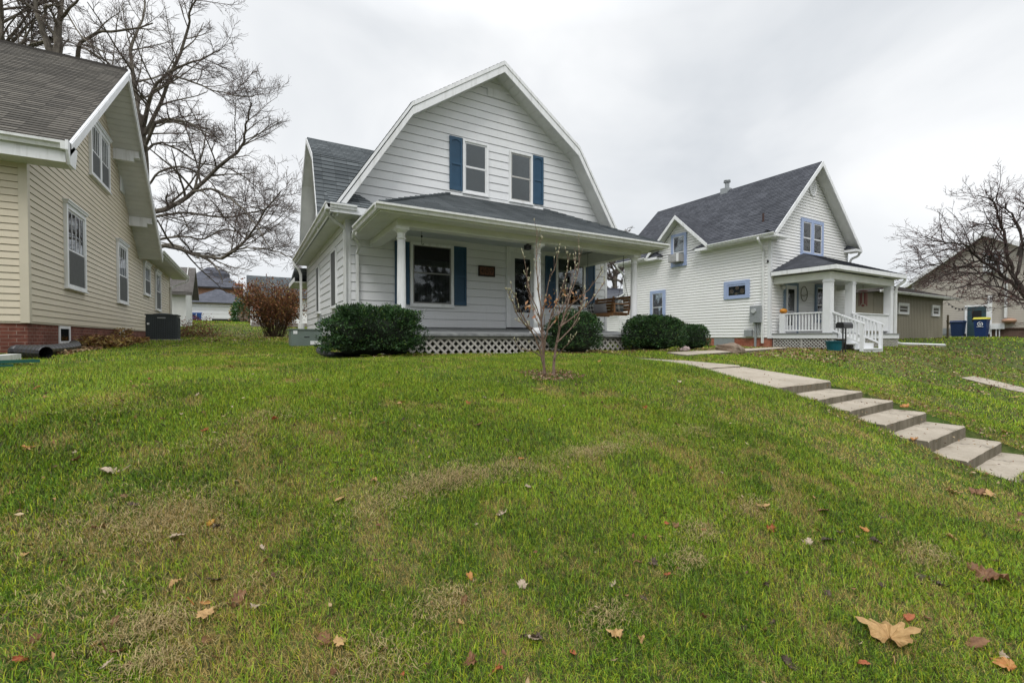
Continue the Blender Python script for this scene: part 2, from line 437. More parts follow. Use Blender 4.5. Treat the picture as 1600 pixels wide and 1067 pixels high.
def box_part(name,par,mat,*b):
    m=M()
    for q in (b if isinstance(b[0],(tuple,list)) else [b]): m.box(*q)
    return obj(name,m,mat,par)
def column(par, a,b,z0,z1,r0,r1):
    m=M(); prof=[(r0,.12)]+[(r0+(r1-r0)*(t**1.6),.12+(z1-z0-.34)*t) for t in [i/8 for i in range(1,9)]]
    m.lathe((a,b,z0),prof,24)
    c=obj('column',m,TRIM,par,smooth=False); c.data.polygons.foreach_set('use_smooth',[len(p.vertices)==4 for p in c.data.polygons])
    k=M(); H=z1-z0
    k.lathe((a,b,z0),[(r1,H-.235),(r1+.02,H-.225),(r1+.02,H-.205),(r1+.002,H-.195),(r1+.002,H-.115),(r1+.03,H-.085),(r1+.045,H-.06)],24)
    k.box(a-r1-.05,a+r1+.05,b-r1-.05,b+r1+.05,z1-.06,z1)
    obj('capital',k,TRIM,c)
    k=M(); k.box(a-r0-.04,a+r0+.04,b-r0-.04,b+r0+.04,z0,z0+.05); k.lathe((a,b,z0),[(r0+.035,.05),(r0+.04,.075),(r0+.01,.10),(r0+.002,.13)],24)
    obj('plinth',k,TRIM,c)
    return c
def lattice(par, fr, s0,s1,t0,t1, pitch=.1325, w=.038, mat=None):
    m=M(); O,S,T,N=fr
    P=lambda a,b,c:tuple(O[i]+S[i]*a+T[i]*b+N[i]*c for i in range(3))
    H=t1-t0
    for sgn,n0 in ((1,0),(-1,.009)):
        x=s0-H
        while x<s1+H:
            # strip from (x,t0) to (x+sgn*H,t1), clip in s
            ww=w*1.414
            pts=[(x-ww/2,t0),(x+ww/2,t0),(x+ww/2+sgn*H,t1),(x-ww/2+sgn*H,t1)]
            # clip left/right
            def cl(pl,lim,keep):
                o=[]
                for i in range(len(pl)):
                    a=pl[i];b=pl[(i+1)%len(pl)];ia=keep(a[0]);ib=keep(b[0])
                    if ia:o.append(a)
                    if ia!=ib:
                        q=(lim-a[0])/(b[0]-a[0]);o.append((lim,a[1]+(b[1]-a[1])*q))
                return o
            pl=cl(pts,s0,lambda v:v>=s0); 
            if pl: pl=cl(pl,s1,lambda v:v<=s1)
            if len(pl)>=3: m.prism([P(a,b,n0) for a,b in pl],tuple(N[i]*.008 for i in range(3)))
            x+=pitch
    m.fbox(fr,s0,s1,t1-.001,t1+.045,0,.022); 
    for x in (s0,(s0+s1)/2,s1): m.fbox(fr,x-.03,x+.03,t0,t1,.018,.026)
    return obj('lattice',m,mat,par)
LATM=simple('lattice_paint',(.42,.40,.37),.7,.2,6,.1)

# =================================================================== MAIN HOUSE (white gambrel)
mkB=lambda h,e,z:(h,e,z)      # path across x, extruded along y
mkA=lambda h,e,z:(e,h,z)      # path across y, extruded along x
H1=thing('gambrel_house','white gambrel roofed house with blue shutters and a columned front porch','house',(5.86,11,-.3))
A0,A1=1.98,9.75; BF=11.0; BK=18.9
fr=FB(BF)
m=M(); m.lap(fr,[(A0,.27),(A1,.27),(A1,3.2),(8.28,5.42),(5.86,7.07),(3.44,5.42),(A0,3.2)],.205,.015,t0=.27,gap=.011)
fs=FA(A0); m.lap(fs,[(-BK,.05),(-BF,.05),(-BF,2.85),(-BK,2.85)],.205,.015,t0=.27,gap=.011)
m.face([(A1,BF,-.3),(A1,BK,-.3),(A1,BK,2.9),(A1,BF,2.9)]); m.face([(A1,BK,-.3),(A0,BK,-.3),(A0,BK,2.9),(A1,BK,2.9)])
m.face([(A1,BK,2.9),(A0,BK,2.9),(3.44,BK,5.22),(5.86,BK,6.92),(8.28,BK,5.22)])
obj('siding',m,W_SID,H1)
m=M(); m.box(A0+.04,A1-.02,BF+.03,BK-.03,-.5,.26); obj('foundation',m,simple('foundation_concrete',(.36,.35,.33),.85,.2,3,.3),H1)
# corner boards
for q in ((A0-.024,A0+.09,BF-.026,BF+.1,.2,2.9),(A1-.06,A1+.02,BF-.026,BF+.1,.2,2.9)): box_part('corner_board',H1,TRIM,*q)
path=[(1.68,2.90),(3.38,5.49),(5.85,7.17),(8.30,5.49),(10.0,2.90)]
ext_roof(H1,path,10.5,19.25,mkB,SH_G,TRIM,th=.09)
barge(H1,path,10.485,10.50,mkB,-.01,.085,TRIM,'rake_trim')
barge(H1,[(p[0]+(0.02 if p[0]<5.8 else -.02 if p[0]>5.9 else 0),p[1]) for p in path],10.50,10.53,mkB,.0905,.27,TRIM)
# soffit under the front rake
m=M(); 
for i in range(4):
    (h0,z0),(h1,z1)=path[i],path[i+1]
    n=int(math.hypot(h1-h0,z1-z0)/.2)
    for j in range(n):
        u0=j/n+.0012; u1=(j+1)/n-.0012
        m.prism([mkB(h0+(h1-h0)*u0,10.531,z0+(z1-z0)*u0-.215),mkB(h0+(h1-h0)*u1,10.531,z0+(z1-z0)*u1-.215),mkB(h0+(h1-h0)*u1,10.531,z0+(z1-z0)*u1-.195),mkB(h0+(h1-h0)*u0,10.531,z0+(z1-z0)*u0-.195)],(0,.50,0))
obj('soffit',m,SOFF,H1)
m=M(); m.fbox(FB(BF-.02),5.58,6.16,6.44,6.66,0,.02)
for i in range(7): m.fbox(FB(BF-.04),5.60,6.14,6.455+i*.028,6.467+i*.028,0,.012)
obj('gable_vent',m,TRIM,H1)
# upper windows and shutters
window(H1,fr,4.86,5.60,3.77,5.14,cas=.05,back=BLIND,sashm=SASHW,sashw=.045,proud=.05)
window(H1,fr,6.24,6.99,3.76,5.13,cas=.05,back=curtain('mesh_blind',(.10,.11,.11),6,.4),sashm=simple('sash_beige',(.45,.44,.42),.5),sashw=.04,proud=.05)
shutter(H1,FB(BF-.014),4.50,4.85,3.80,5.15); shutter(H1,FB(BF-.014),7.0,7.36,3.80,5.15)
# ground floor windows
w=window(H1,fr,3.46,4.60,.81,2.36,cas=.07,back=LACE,upper=LACE,sashm=SASH,split=.53,sashw=.035,proud=.045)
m=M(); m.fbox(FB(BF-.017),3.56,4.50,1.945,2.27,.0215,.023); obj('upper_panel',m,DARK,w)  # near-black panel across the upper part of the window
shutter(H1,FB(BF-.014),4.61,4.96,.85,2.36); shutter(H1,FB(BF-.014),3.09,3.44,.83,2.34)
w=window(H1,fr,7.80,8.89,.93,2.41,cas=.07,back=DARK,sashm=SASH,split=.47,sashw=.035,proud=.045)  # near-black backing stands in for the unlit room
m=M(); m.fbox(FB(BF-.017),7.90,8.22,.98,2.0,.0105,.0115); obj('curtain',m,BLINDG,w)
shutter(H1,FB(BF-.014),7.44,7.79,.88,2.37); shutter(H1,FB(BF-.014),8.91,9.27,.88,2.38)
# door
fr=FB(BF-.017)
m=M(); m.fbox(fr,6.15,6.27,.27,2.50,-.02,.05); m.fbox(fr,7.08,7.20,.27,2.50,-.02,.05); m.fbox(fr,6.27,7.08,2.37,2.50,-.02,.048); obj('door_casing',m,TRIM,H1)
m=M(); m.fbox(fr,6.275,6.41,.30,2.365,0,.035); m.fbox(fr,6.92,7.075,.30,2.365,0,.035); m.fbox(fr,6.41,6.92,2.21,2.365,0,.034); m.fbox(fr,6.41,6.92,.30,.72,0,.034)
D=obj('front_door',m,SASHW,H1)
m=M(); m.fbox(fr,6.41,6.92,.72,2.21,.004,.010); obj('door_backing',m,DARK,D)  # near-black sheet behind the glass, coloured as the unlit inside
m=M(); m.fbox(fr,6.41,6.92,.72,2.21,.018,.0195); obj('pane',m,GLASS,D)
m=M(); m.fbox(fr,6.99,7.02,1.16,1.30,.035,.05); m.tube([(7.005,BF-.05,1.2),(7.005,BF-.09,1.2)],.02,8); obj('handle',m,BLK,D)
m=M(); m.fbox(fr,6.15,7.2,.262,.30,-.02,.09); obj('threshold',m,BLK,H1)
fr=FB(BF)
# side windows
for b0,b1 in ((12.15,12.98),(15.3,15.95)):
    window(H1,fs,-b1,-b0,.80,2.27,cas=.05,back=SCRG,sashm=SASH,sashw=.03,proud=.04,scr='full')
# side eaves
m=M(); m.box(1.60,A0+.05,10.46,18.75,2.70,2.73); obj('eave_soffit',m,SOFF,H1)
m=M(); m.box(1.58,1.62,10.44,18.75,2.70,2.90); obj('fascia',m,TRIM,H1)
gutter(H1,(1.58,10.40,2.90),(1.58,18.72,2.90),(-1,0,0),.12,.12)
# cornice returns
def creturn(a_out,a_in,a_top,sg):
    zt=3.24
    e=10.42
    p=[(a_out,e,2.86),(a_in,e,2.86),(a_top,BF-.01,zt+.05),(a_out,BF-.01,zt+.05)]
    lo=Vector(p[0]) ; L=math.hypot(BF-.01-e,zt+.05-2.86); T=Vector((0,BF-.01-e,zt+.05-2.86)).normalized()
    f=frame((0,e,2.86),(1,0,0),T)
    pl=[(p[0][0],0),(p[1][0],0),(p[2][0],L),(p[3][0],L)]
    if sg<0: pl=[pl[1],pl[0],pl[3],pl[2]]
    m=M(); m.lap(f,pl,.135,.01,off=.01,gap=.012)
    # hip end
    q=[(a_in,e,2.87),(a_in,BF,2.87),(a_top,BF,zt+.06)]
    m.face(q if sg>0 else q[::-1])
    obj('roof',m,SH_G,H1)
    m=M(); x0,x1=min(a_out,a_in),max(a_out,a_in)
    m.box(x0,x1,e-.0,e+.03,2.70,2.86); m.box(max(x0,2.032),min(x1,9.748),e+.03,BF,2.70,2.73)
    xx=a_in; m.box(min(xx,xx-.03*sg),max(xx,xx-.03*sg),e+.03,BF,2.732,2.86)
    obj('cornice_return',m,TRIM,H1)
creturn(1.55,2.72,2.28,1); creturn(10.15,8.98,9.42,-1)
gutter(H1,(1.55,10.42,2.88),(2.1,10.42,2.88),(0,-1,0),.10,.07)
gutter(H1,(10.12,10.40,2.90),(10.12,18.72,2.90),(1,0,0),.12,.12)
m=M(); m.box(A1,10.12,10.46,18.75,2.70,2.73); m.box(10.10,10.135,10.44,18.75,2.7,2.9); obj('eave_soffit',m,SOFF,H1)
box_part('gutter_corner',H1,GUT,1.47,1.64,10.40,10.62,2.745,2.865)
# side cross gambrel
dp=[(12.39,2.84),(13.44,4.96),(14.75,5.88),(16.06,4.96),(17.1,2.84)]
dm=M(); dm.lap(fs,[(-17.0,2.7),(-12.5,2.7),(-13.5,4.78),(-14.75,5.68),(-16.0,4.78)],.205,.015,t0=.27,gap=.011)
DG=obj('side_dormer',dm,W_SID,H1)
ext_roof(DG,dp,1.56,4.4,mkA,SH_G,TRIM,th=.08)
barge(DG,dp,1.545,1.56,mkA,-.01,.16,TRIM,'rake_trim')
m=M()
for i in range(4):
    (h0,z0),(h1,z1)=dp[i],dp[i+1]; n=int(math.hypot(h1-h0,z1-z0)/.2)
    for j in range(n):
        u0=j/n+.0012; u1=(j+1)/n-.0012
        m.prism([mkA(h0+(h1-h0)*u,1.561,z0+(z1-z0)*u-o) for u,o in ((u0,.11),(u1,.11),(u1,.09),(u0,.09))],(.43,0,0))
obj('soffit',m,SOFF,DG)
# rear lean-to
m=M(); m.box(2.3,9,18.95,21,-.2,2.15); RL=obj('rear_addition',m,W_SID,H1); box_part('eave_soffit',RL,SOFF,1.57,9.5,18.92,21.27,2.09,2.13)
m=M(); m.prism([(1.55,18.9,2.62),(1.55,21.3,2.25),(1.55,21.3,2.14),(1.55,18.9,2.5)],(8,0,0)); obj('roof',m,SH_G,RL)
m=M(); m.box(1.53,1.56,18.9,21.3,2.1,2.26); obj('fascia',m,TRIM,RL)
# downspouts
def DS(par,pts,r=.038):
    m=M(); m.tube(smooth_path(pts,4),r,4); PEND.append((par,m))
PEND=[]
DS(H1,[(1.52,10.55,2.80),(1.52,10.62,2.70),(1.72,10.78,2.58),(1.90,10.90,2.50),(1.93,10.93,2.40)])
downspout(H1,[(1.93,10.93,2.44),(1.93,10.93,-.2)],.042)
DS(H1,[(1.52,18.55,2.8),(1.52,18.5,2.66),(1.66,18.45,2.5),(1.72,18.4,2.3)],.05); downspout(H1,[(1.72,18.4,2.34),(1.72,18.4,-.1)],.055)
m=M(); m.tube([(1.72,18.4,.25),(1.72,18.4,.55)],.11,10); obj('pipe_collar',m,GUT,H1)
# --- porch
PZ=lambda b:.10+(b-8.6)*(.17/2.4)
m=M(); m.prism([(2.3,8.56,.05),(2.3,11,.215),(2.3,11,.265),(2.3,8.56,.10)],(6.95,0,0))
DKM=NT('grey_deck'); _t=noise(DKM,3,5,.6); _b=noise(DKM,1,3,.5,mapping=(9,.6,9)); pbsdf(DKM,mixc(DKM,ramp(DKM,_b,[(.35,0.0),(.7,1.0)]),(.16,.165,.17),(.30,.31,.31)),.65,bump(DKM,_b,.3,.005)); DKM=DKM.m
obj('porch_deck',m,DKM,H1)
m=M(); m.box(2.32,9.23,8.60,8.63,.0,.046); m.box(2.32,2.35,8.63,10.98,-.05,.046); m.box(9.20,9.23,8.63,10.98,-.05,.046); obj('porch_skirt',m,simple('skirt_grey',(.22,.22,.21),.7,.2),H1)
lattice(H1,FB(8.64),2.36,9.19,-.36,-.02,mat=LATM,pitch=.165,w=.044)
lattice(H1,FA(2.36),-10.9,-8.7,-.36,-.02,mat=LATM); lattice(H1,FAp(9.19),8.7,10.9,-.36,-.02,mat=LATM)
EV0,EV1,EB=2.08,9.28,8.30; EZ=2.40
# porch roof: front slope + two hips
slope_len=math.hypot(BF-EB,3.66-EZ); T=Vector((0,BF-EB,3.66-EZ)).normalized()
m=M(); m.lap(frame((0,EB,EZ),(1,0,0),T),[(EV0,-.02),(EV1,-.02),(7.34,slope_len),(4.52,slope_len)],.135,.01,off=.012,gap=.012)
def hipside(ax,at_,sg):
    run=abs(at_-ax); T2=Vector((sg*run,0,3.66-EZ)).normalized(); L=math.hypot(run,3.66-EZ)
    f=frame((ax,EB if sg<0 else BF,EZ),(0,1 if sg<0 else -1,0),T2)
    if sg<0: pl=[(0,0),(BF-EB,0),(BF-EB,L)]
    else: pl=[(0,0),(BF-EB,0),(0,L)]
    m.lap(f,pl,.135,.01,off=.012,gap=.012)
hipside(EV0,4.52,1); hipside(EV1,7.34,-1)
PR=obj('porch_roof',m,SH_G,H1)
for a,b in (((EV0,EB,EZ+.02),(4.52,BF,3.69)),((EV1,EB,EZ+.02),(7.34,BF,3.69))):
    m=M(); a=Vector(a); b=Vector(b); n=14
    for i in range(n):
        p=a+(b-a)*(i/n); q=a+(b-a)*((i+1.15)/n); m.tube([p+Vector((0,0,.012)),q+Vector((0,0,.002))],[.05,.04],4)
    obj('hip_cap',m,SH_G,PR)
m=M(); m.fbox(FB(BF-.01),4.5,7.36,3.66,3.72,0,.05); obj('flashing',m,TRIM,PR)
# eave: fascia, soffit, beam, ceiling, gutter
m=M(); m.box(EV0,EV1,EB,EB+.03,2.27,2.395); m.box(EV0,EV0+.03,EB+.03,BF,2.27,2.395); m.box(EV1-.03,EV1,EB+.03,BF,2.27,2.395); obj('porch_fascia',m,BEAM,H1)
m=M()
for i in range(36):
    a=EV0+.03+i*.2; 
    if a+.195<EV1-.03: m.box(a,a+.195,EB+.03,8.70,2.275,2.29)
for i in range(12):
    b=8.701+i*.2; m.box(EV0+.03,2.50,b,min(b+.195,BF),2.275,2.29); m.box(8.90,EV1-.03,b,min(b+.195,BF),2.275,2.29)
obj('porch_soffit',m,SOFF,H1)
m=M(); m.box(2.50,8.90,8.70,8.94,2.15,2.48); m.box(2.50,2.74,8.941,BF,2.152,2.48); m.box(8.66,8.90,8.941,BF,2.152,2.48); obj('porch_beam',m,BEAM,H1)
m=M()
for i in range(60):
    a=2.741+i*.1
    if a<8.65: m.box(a,min(a+.097,8.659),8.941,BF,2.50,2.52)
obj('porch_ceiling',m,simple('ceiling_paint',(.50,.54,.54),.5,.06),H1)
gutter(H1,(EV0-.10,EB,2.41),(EV1+.11,EB,2.41),(0,-1,0),.11,.11)
gutter(H1,(EV0,EB,2.41),(EV0,10.3,2.41),(-1,0,0),.11,.11); gutter(H1,(EV1,EB,2.41),(EV1,10.3,2.41),(1,0,0),.11,.11)
DS(H1,[(2.02,10.28,2.32),(2.02,10.36,2.22),(2.2,10.7,2.10),(2.2,10.90,1.95)],.04); downspout(H1,[(2.2,10.91,1.98),(2.2,10.91,-.05)],.042)
for a in (2.61,5.76,8.77): column(H1,a,8.82,PZ(8.82),2.15,.088,.074)
m=M(); m.box(5.50,5.62,8.86,8.98,2.02,2.12); m.tube([(5.56,8.92,2.10),(5.56,8.92,2.16)],.03,8); obj('porch_light',m,BLK,H1)

# house number
NB=thing('house_number_sign','dark brown wooden plaque with the number 409 hung beside the front door','sign',(5.555,10.97,1.65))
m=M(); fn=FB(BF-.016)
m.fbox(fn,5.31,5.80,1.65,1.93,0,.02); 
for q in ((5.31,5.80,1.65,1.67),(5.31,5.80,1.91,1.93),(5.31,5.33,1.67,1.91),(5.78,5.80,1.67,1.91)): m.fbox(fn,*q,.02,.032)
obj('board',m,simple('dark_walnut',(.03,.016,.010),.6,.3,9),NB)
for i in range(3):
    m=M(); m.fbox(fn,5.355+i*.138,5.480+i*.138,1.69,1.89,.02,.026); obj('tile',m,simple('copper_tile',(.17,.075,.04),.5,.25,20,.2),NB)
def text_part(txt,size,loc,rot,mat,par,name,extr=.003,align='CENTER'):
    cu=bpy.data.curves.new(name+'_c','FONT'); cu.body=txt; cu.size=size; cu.extrude=extr; cu.align_x=align; cu.align_y='CENTER'; cu.resolution_u=3
    o=bpy.data.objects.new(name+'_tmp',cu); COL.objects.link(o)
    dg=bpy.context.evaluated_depsgraph_get(); me=bpy.data.meshes.new_from_object(o.evaluated_get(dg)); 
    bpy.data.objects.remove(o); me.materials.clear(); me.materials.append(mat)
    X=Matrix.Translation(Vector(loc)-ORG[par.name])@rot; me.transform(X)
    q=bpy.data.objects.new(name,me); COL.objects.link(q); q.parent=par; return q
RX=Matrix.Rotation(R_(90),4,'X')
NUMM=simple('digit_dark',(.012,.007,.005),.4,.1)
for i,ch in enumerate('409'): text_part(ch,.185,(5.4175+i*.138,BF-.016-.029,1.79),RX,NUMM,NB,'digit')
# porch swing
SW=thing('porch_swing','brown wooden bench swing hanging on chains at the right end of the white porch','swing',(8.55,9.75,.55))
sz=.66
m=M()
for i in range(6): m.box(8.26+i*.085,8.26+i*.085+.072,9.02,10.50,sz,sz+.022)
obj('seat',m,WOOD,SW)
m=M()
for b in (9.06,9.76,10.42): m.box(8.24,8.78,b,b+.04,sz-.06,sz-.001)
m.box(8.225,8.245,9.02,10.50,sz-.07,sz+.0); obj('seat_frame',m,WOOD,SW)
m=M()
for i in range(5): 
    z=sz+.06+i*.085; a=8.76+.025*i; m.box(a,a+.022,9.03,10.48,z,z+.072)
for b in (9.04,9.74,10.42): m.prism([(8.79,b,sz-.03),(8.83,b,sz-.03),(8.95,b,sz+.52),(8.91,b,sz+.52)],(0,.035,0))
obj('backrest',m,WOOD,SW)
for b in (9.0,10.46):
    m=M(); m.box(8.24,8.93,b,b+.06,sz+.23,sz+.255); m.box(8.27,8.31,b+.01,b+.05,sz,sz+.229); obj('armrest',m,WOOD,SW)
CH=simple('steel_chain',(.12,.12,.12),.4,.2,metal=.8)
for b in (9.03,10.49):
    m=M(); top=(8.6,b,2.49); 
    for q in ((8.3,b,sz),(8.88,b,sz+.05)): m.tube([q,(8.6,b,sz+1.0)],.006,4)
    m.tube([(8.6,b,sz+1.0),top],.007,4); obj('chain',m,CH,SW)
def pillow(name,label,c,size,rot,mat):
    bm=M(); n=8; hx,hy,hz=size
    idx=[]
    for side in (1,-1):
        for i in range(n+1):
            for j in range(n+1):
                u=i/n*2-1; v=j/n*2-1; t=((1-u**4)*(1-v**4))**.5
                pin=1-.07*(1-abs(u))*(abs(v)>.99)-.07*(1-abs(v))*(abs(u)>.99)
                bm.v.append((side*hx*t,u*hy*pin,v*hz*pin))
    for s_ in range(2):
        o=s_*(n+1)**2
        for i in range(n):
            for j in range(n):
                q=(o+i*(n+1)+j,o+(i+1)*(n+1)+j,o+(i+1)*(n+1)+j+1,o+i*(n+1)+j+1)
                bm.f.append(q if s_==0 else q[::-1]); bm.mi.append(0)
    X=Matrix.Translation(Vector(c))@Matrix.Rotation(rot[1],4,'Y')@Matrix.Rotation(rot[0],4,'X')
    bm.v=[tuple(X@Vector(v)) for v in bm.v]
    return tag(obj(name,bm,mat,None,loc=c,smooth=True),label,'pillow')
def plaid(name,c1,c2,sc):
    T=NT(name); tc=T.n('ShaderNodeTexCoord'); sx=T.n('ShaderNodeSeparateXYZ'); T.l(tc.outputs['Object'],sx.inputs[0]); fs_=[]
    for k in (1,2):
        a=T.n('ShaderNodeMath'); a.operation='MULTIPLY'; a.inputs[1].default_value=sc; T.l(sx.outputs[k],a.inputs[0])
        b=T.n('ShaderNodeMath'); b.operation='FRACT'; T.l(a.outputs[0],b.inputs[0])
        c=T.n('ShaderNodeMath'); c.operation='GREATER_THAN'; c.inputs[1].default_value=.5; T.l(b.outputs[0],c.inputs[0]); fs_.append(c.outputs[0])
    s_=T.n('ShaderNodeMath'); s_.operation='ADD'; T.l(fs_[0],s_.inputs[0]); T.l(fs_[1],s_.inputs[1])
    h=T.n('ShaderNodeMath'); h.operation='MULTIPLY'; h.inputs[1].default_value=.5; T.l(s_.outputs[0],h.inputs[0])
    pbsdf(T,mixc(T,h.outputs[0],c1,c2),.9,None,0,.1); return T.m
PLM=plaid('buffalo_plaid',(.03,.035,.035),(.62,.63,.62),9)
pillow('pillow','black and white checked pillow at the window end of the porch swing',(8.62,10.33,sz+.19),(.06,.17,.17),(0,-.25),PLM)
pillow('pillow','grey lumbar pillow leaning in the middle of the porch swing',(8.58,9.92,sz+.17),(.06,.27,.14),(0,-.2),simple('grey_linen',(.34,.34,.36),.9,.12,40,.3,120))
pillow('pillow','checked pillow at the street end of the porch swing behind the armrest',(8.62,9.2,sz+.2),(.06,.14,.18),(.2,-.2),plaid('pale_plaid',(.10,.12,.13),(.66,.67,.66),7))
m=M(); c_=onB(659,372,9.6); m.tube([(c_[0],9.6,2.50),(c_[0],9.6,2.12)],.004,5); m.lathe((c_[0],9.6,2.17),[(.004,0),(.02,.02),(.022,.045),(.004,.06)],8); m.tube(smooth_path([(c_[0],9.6,2.14),(c_[0],9.6,2.05),(c_[0]+.02,9.6,2.02),(c_[0]+.04,9.6,2.05)],3),.005,5)
tag(obj('plant_hook',m,BLK,None,loc=(c_[0],9.6,2.5)),'thin black plant hook hanging empty from the porch ceiling','hook')

# =================================================================== LEFT HOUSE (cream)
H2=thing('cream_house','cream sided house with a weathered shingle roof on a red brick base','house',(-3.49,11.8,-.3))
LA=-3.49; LB0=11.8; LB1=29.8
g=FAp(LA)
m=M(); m.lap(g,[(LB0,.28),(21.75,.28),(21.75,3.25),(16.4,7.22),(LB0,3.75)],.127,.014,t0=.30,gap=.012)
m.lap(g,[(21.75,.28),(LB1,.28),(LB1,3.35),(21.75,3.35)],.127,.014,t0=.30,gap=.012)
m.lap(FB(LB0),[(-17,.28),(LA,.28),(LA,3.45),(-17,3.45)],.127,.014,t0=.30,gap=.012)
m.face([(LA,LB1,-.3),(-17,LB1,-.3),(-17,LB1,3.4),(LA,LB1,3.4)])
obj('siding',m,CREAM,H2)
for q in ((LA-.10,LA+.022,LB0-.022,LB0+.10,.285,3.5),(LA-.1,LA+.02,LB1-.08,LB1+.02,.285,3.3)): box_part('corner_board',H2,TRIMC,*q)
m=M(); m.box(-17,LA-.02,LB0+.02,18.0+3.8,-.6,.283); m.box(-17,LA-.02,21.8,LB1,-.6,.283); obj('brick_base',m,BRK,H2)
mkA2=lambda h,e,z:(e,h,z)
lp=[(11.32,3.53),(16.4,7.36),(21.95,3.12)]
sh=M(); 
for (h0,z0,h1,z1) in ((11.32,3.53,16.4,7.36),(21.95,3.12,16.4,7.36)):
    L=math.hypot(h1-h0,z1-z0); T=Vector((0,h1-h0,z1-z0)).normalized()
    if h1>h0: sh.lap(frame((-17.2,h0,z0),(1,0,0),T),[(0,-.02),(14.4,-.02),(14.4,L),(0,L)],.13,.012,off=.012,gap=.012)
    else: sh.lap(frame((-2.8,h0,z0),(-1,0,0),T),[(0,-.02),(14.4,-.02),(14.4,L),(0,L)],.13,.012,off=.012,gap=.012)
obj('roof',sh,SH_B,H2)
m=M(); m.tube([(-17.2,16.4,7.39),(-2.79,16.4,7.39)],.05,4); obj('ridge_cap',m,simple('ridge_dark',(.05,.045,.04),.9),H2)
dk=M()
for (h0,z0),(h1,z1) in zip(lp[:-1],lp[1:]): dk.prism([(-17.2,h0,z0),(-17.2,h1,z1),(-17.2,h1,z1-.08),(-17.2,h0,z0-.08)],(14.38,0,0))
obj('roof_deck',dk,SOFF,H2)
barge(H2,lp,-2.80,-2.76,mkA2,-.01,.22,TRIM); 
lpb=[(11.36,3.53),(16.4,7.33),(21.9,3.12)]
barge(H2,lpb,-2.76,-2.745,mkA2,-.02,.07,TRIM,'rake_trim')
m=M()
for (h0,z0),(h1,z1) in zip(lp[:-1],lp[1:]):
    n=int(math.hypot(h1-h0,z1-z0)/.19)
    for j in range(n):
        u0=j/n+.0012; u1=(j+1)/n-.0012
        m.prism([(LA,h0+(h1-h0)*u,z0+(z1-z0)*u-o) for u,o in ((u0,.14),(u1,.14),(u1,.12),(u0,.12))],(.69,0,0))
obj('soffit',m,SOFF,H2)
for b in (12.35,14.5,18.32,20.4):
    m=M()
    z=(3.53+(b-11.32)*.754) if b<16.4 else (7.36-(b-16.4)*.764)
    sg=1 if b<16.4 else -1
    pr=[(LA,b-.07,z-.10),(LA,b-.07,z-.42),(-3.0,b-.07,z-.42),(-3.0,b-.07,z-.30),(-2.86,b-.07,z-.30),(-2.86,b-.07,z-.10)]
    m.prism(pr,(0,.16,0)); obj('eave_bracket',m,TRIM,H2)
# front eave
m=M(); m.box(-17,-2.83,11.34,11.38,3.20,3.45); obj('fascia',m,TRIM,H2)
m=M(); 
for i in range(48):
    a=-17+i*.295; m.box(a,a+.288,11.381,LB0,3.20,3.22)
obj('eave_soffit',m,SOFF,H2)
m=M(); m.prism([(-2.80,11.20,3.57),(-2.80,11.20,3.40),(-2.80,11.32,3.16),(-2.80,11.62,3.16),(-2.80,11.75,3.55)],(.04,0,0)); obj('eave_return',m,TRIM,H2)
gutter(H2,(-17,11.34,3.55),(-2.84,11.34,3.55),(0,-1,0),.13,.12)
box_part('gutter_end',H2,GUT,-2.87,-2.801,11.215,11.345,3.40,3.545)
# rear low eave
m=M(); m.prism([(-2.85,21.75,3.34),(-2.85,30.9,3.34),(-2.85,30.9,3.22),(-2.85,21.75,3.22)],(.03,0,0)); m.box(LA,-2.85,21.9,30.88,3.20,3.22); obj('rear_eave',m,SOFF,H2)
m=M(); m.lap(frame((-2.82,30.9,3.36),(0,-1,0),Vector((-1,0,.35))),[(0,0),(9.1,0),(9.1,4),(0,4)],.13,.012,off=.01,gap=.012); obj('roof',m,SH_B,H2)
gutter(H2,(-2.82,21.9,3.37),(-2.82,30.9,3.37),(1,0,0),.10,.10)
DSQ=[(-2.75,30.6,3.28),(-2.8,30.6,3.1),(-3.3,30.3,2.8),(-3.4,29.7,2.6)]
DS(H2,DSQ,.04); downspout(H2,[(-3.42,29.7,2.65),(-3.42,29.7,.2)],.045)
# windows
def cwin(b0,b1,z0,z1,mull=0,head=.05,cas=.10,split=.46,up=WBLIND):
    w=window(H2,g,b0,b1,z0,z1,cas=cas,back=SCREEN,upper=up,sashm=SASHW,split=split,head=head,proud=.05,mull=mull,sashw=.045,scr='half')
    gq=FAp(LA+.017); m=M(); a0,a1=b0+cas+.05,b1-cas-.05; mid=z0+cas*.75+(z1-cas-z0-cas*.75)*split
    spans=[(a0,a1)] if not mull else [(a0,(a0+a1)/2-mull/2-.04),((a0+a1)/2+mull/2+.04,a1)]
    for p,q in spans:
        for i in range(1,4):
            x=p+(q-p)*i/4; m=M(); m.fbox(gq,x-.012,x+.012,mid+.03,z1-cas-.05,.021,.028); obj('muntin',m,SASHW,w)
cwin(13.74,15.16,1.14,3.00); cwin(18.46,19.78,1.13,3.03); cwin(22.7,23.98,1.72,2.96,split=.5); cwin(25.28,26.62,1.25,2.97,split=.5)
cwin(15.72,17.62,4.24,5.72,mull=.14)
g_=FAp(LA+.015); m=M(); m.fbox(g_,19.05,19.5,4.72,5.22,.0,.03)
for i in range(9): m.fbox(g_,19.09,19.46,4.77+i*.047,4.79+i*.047,.03,.042)
obj('gable_vent',m,TRIM,H2)
gb=FAp(LA-.02)
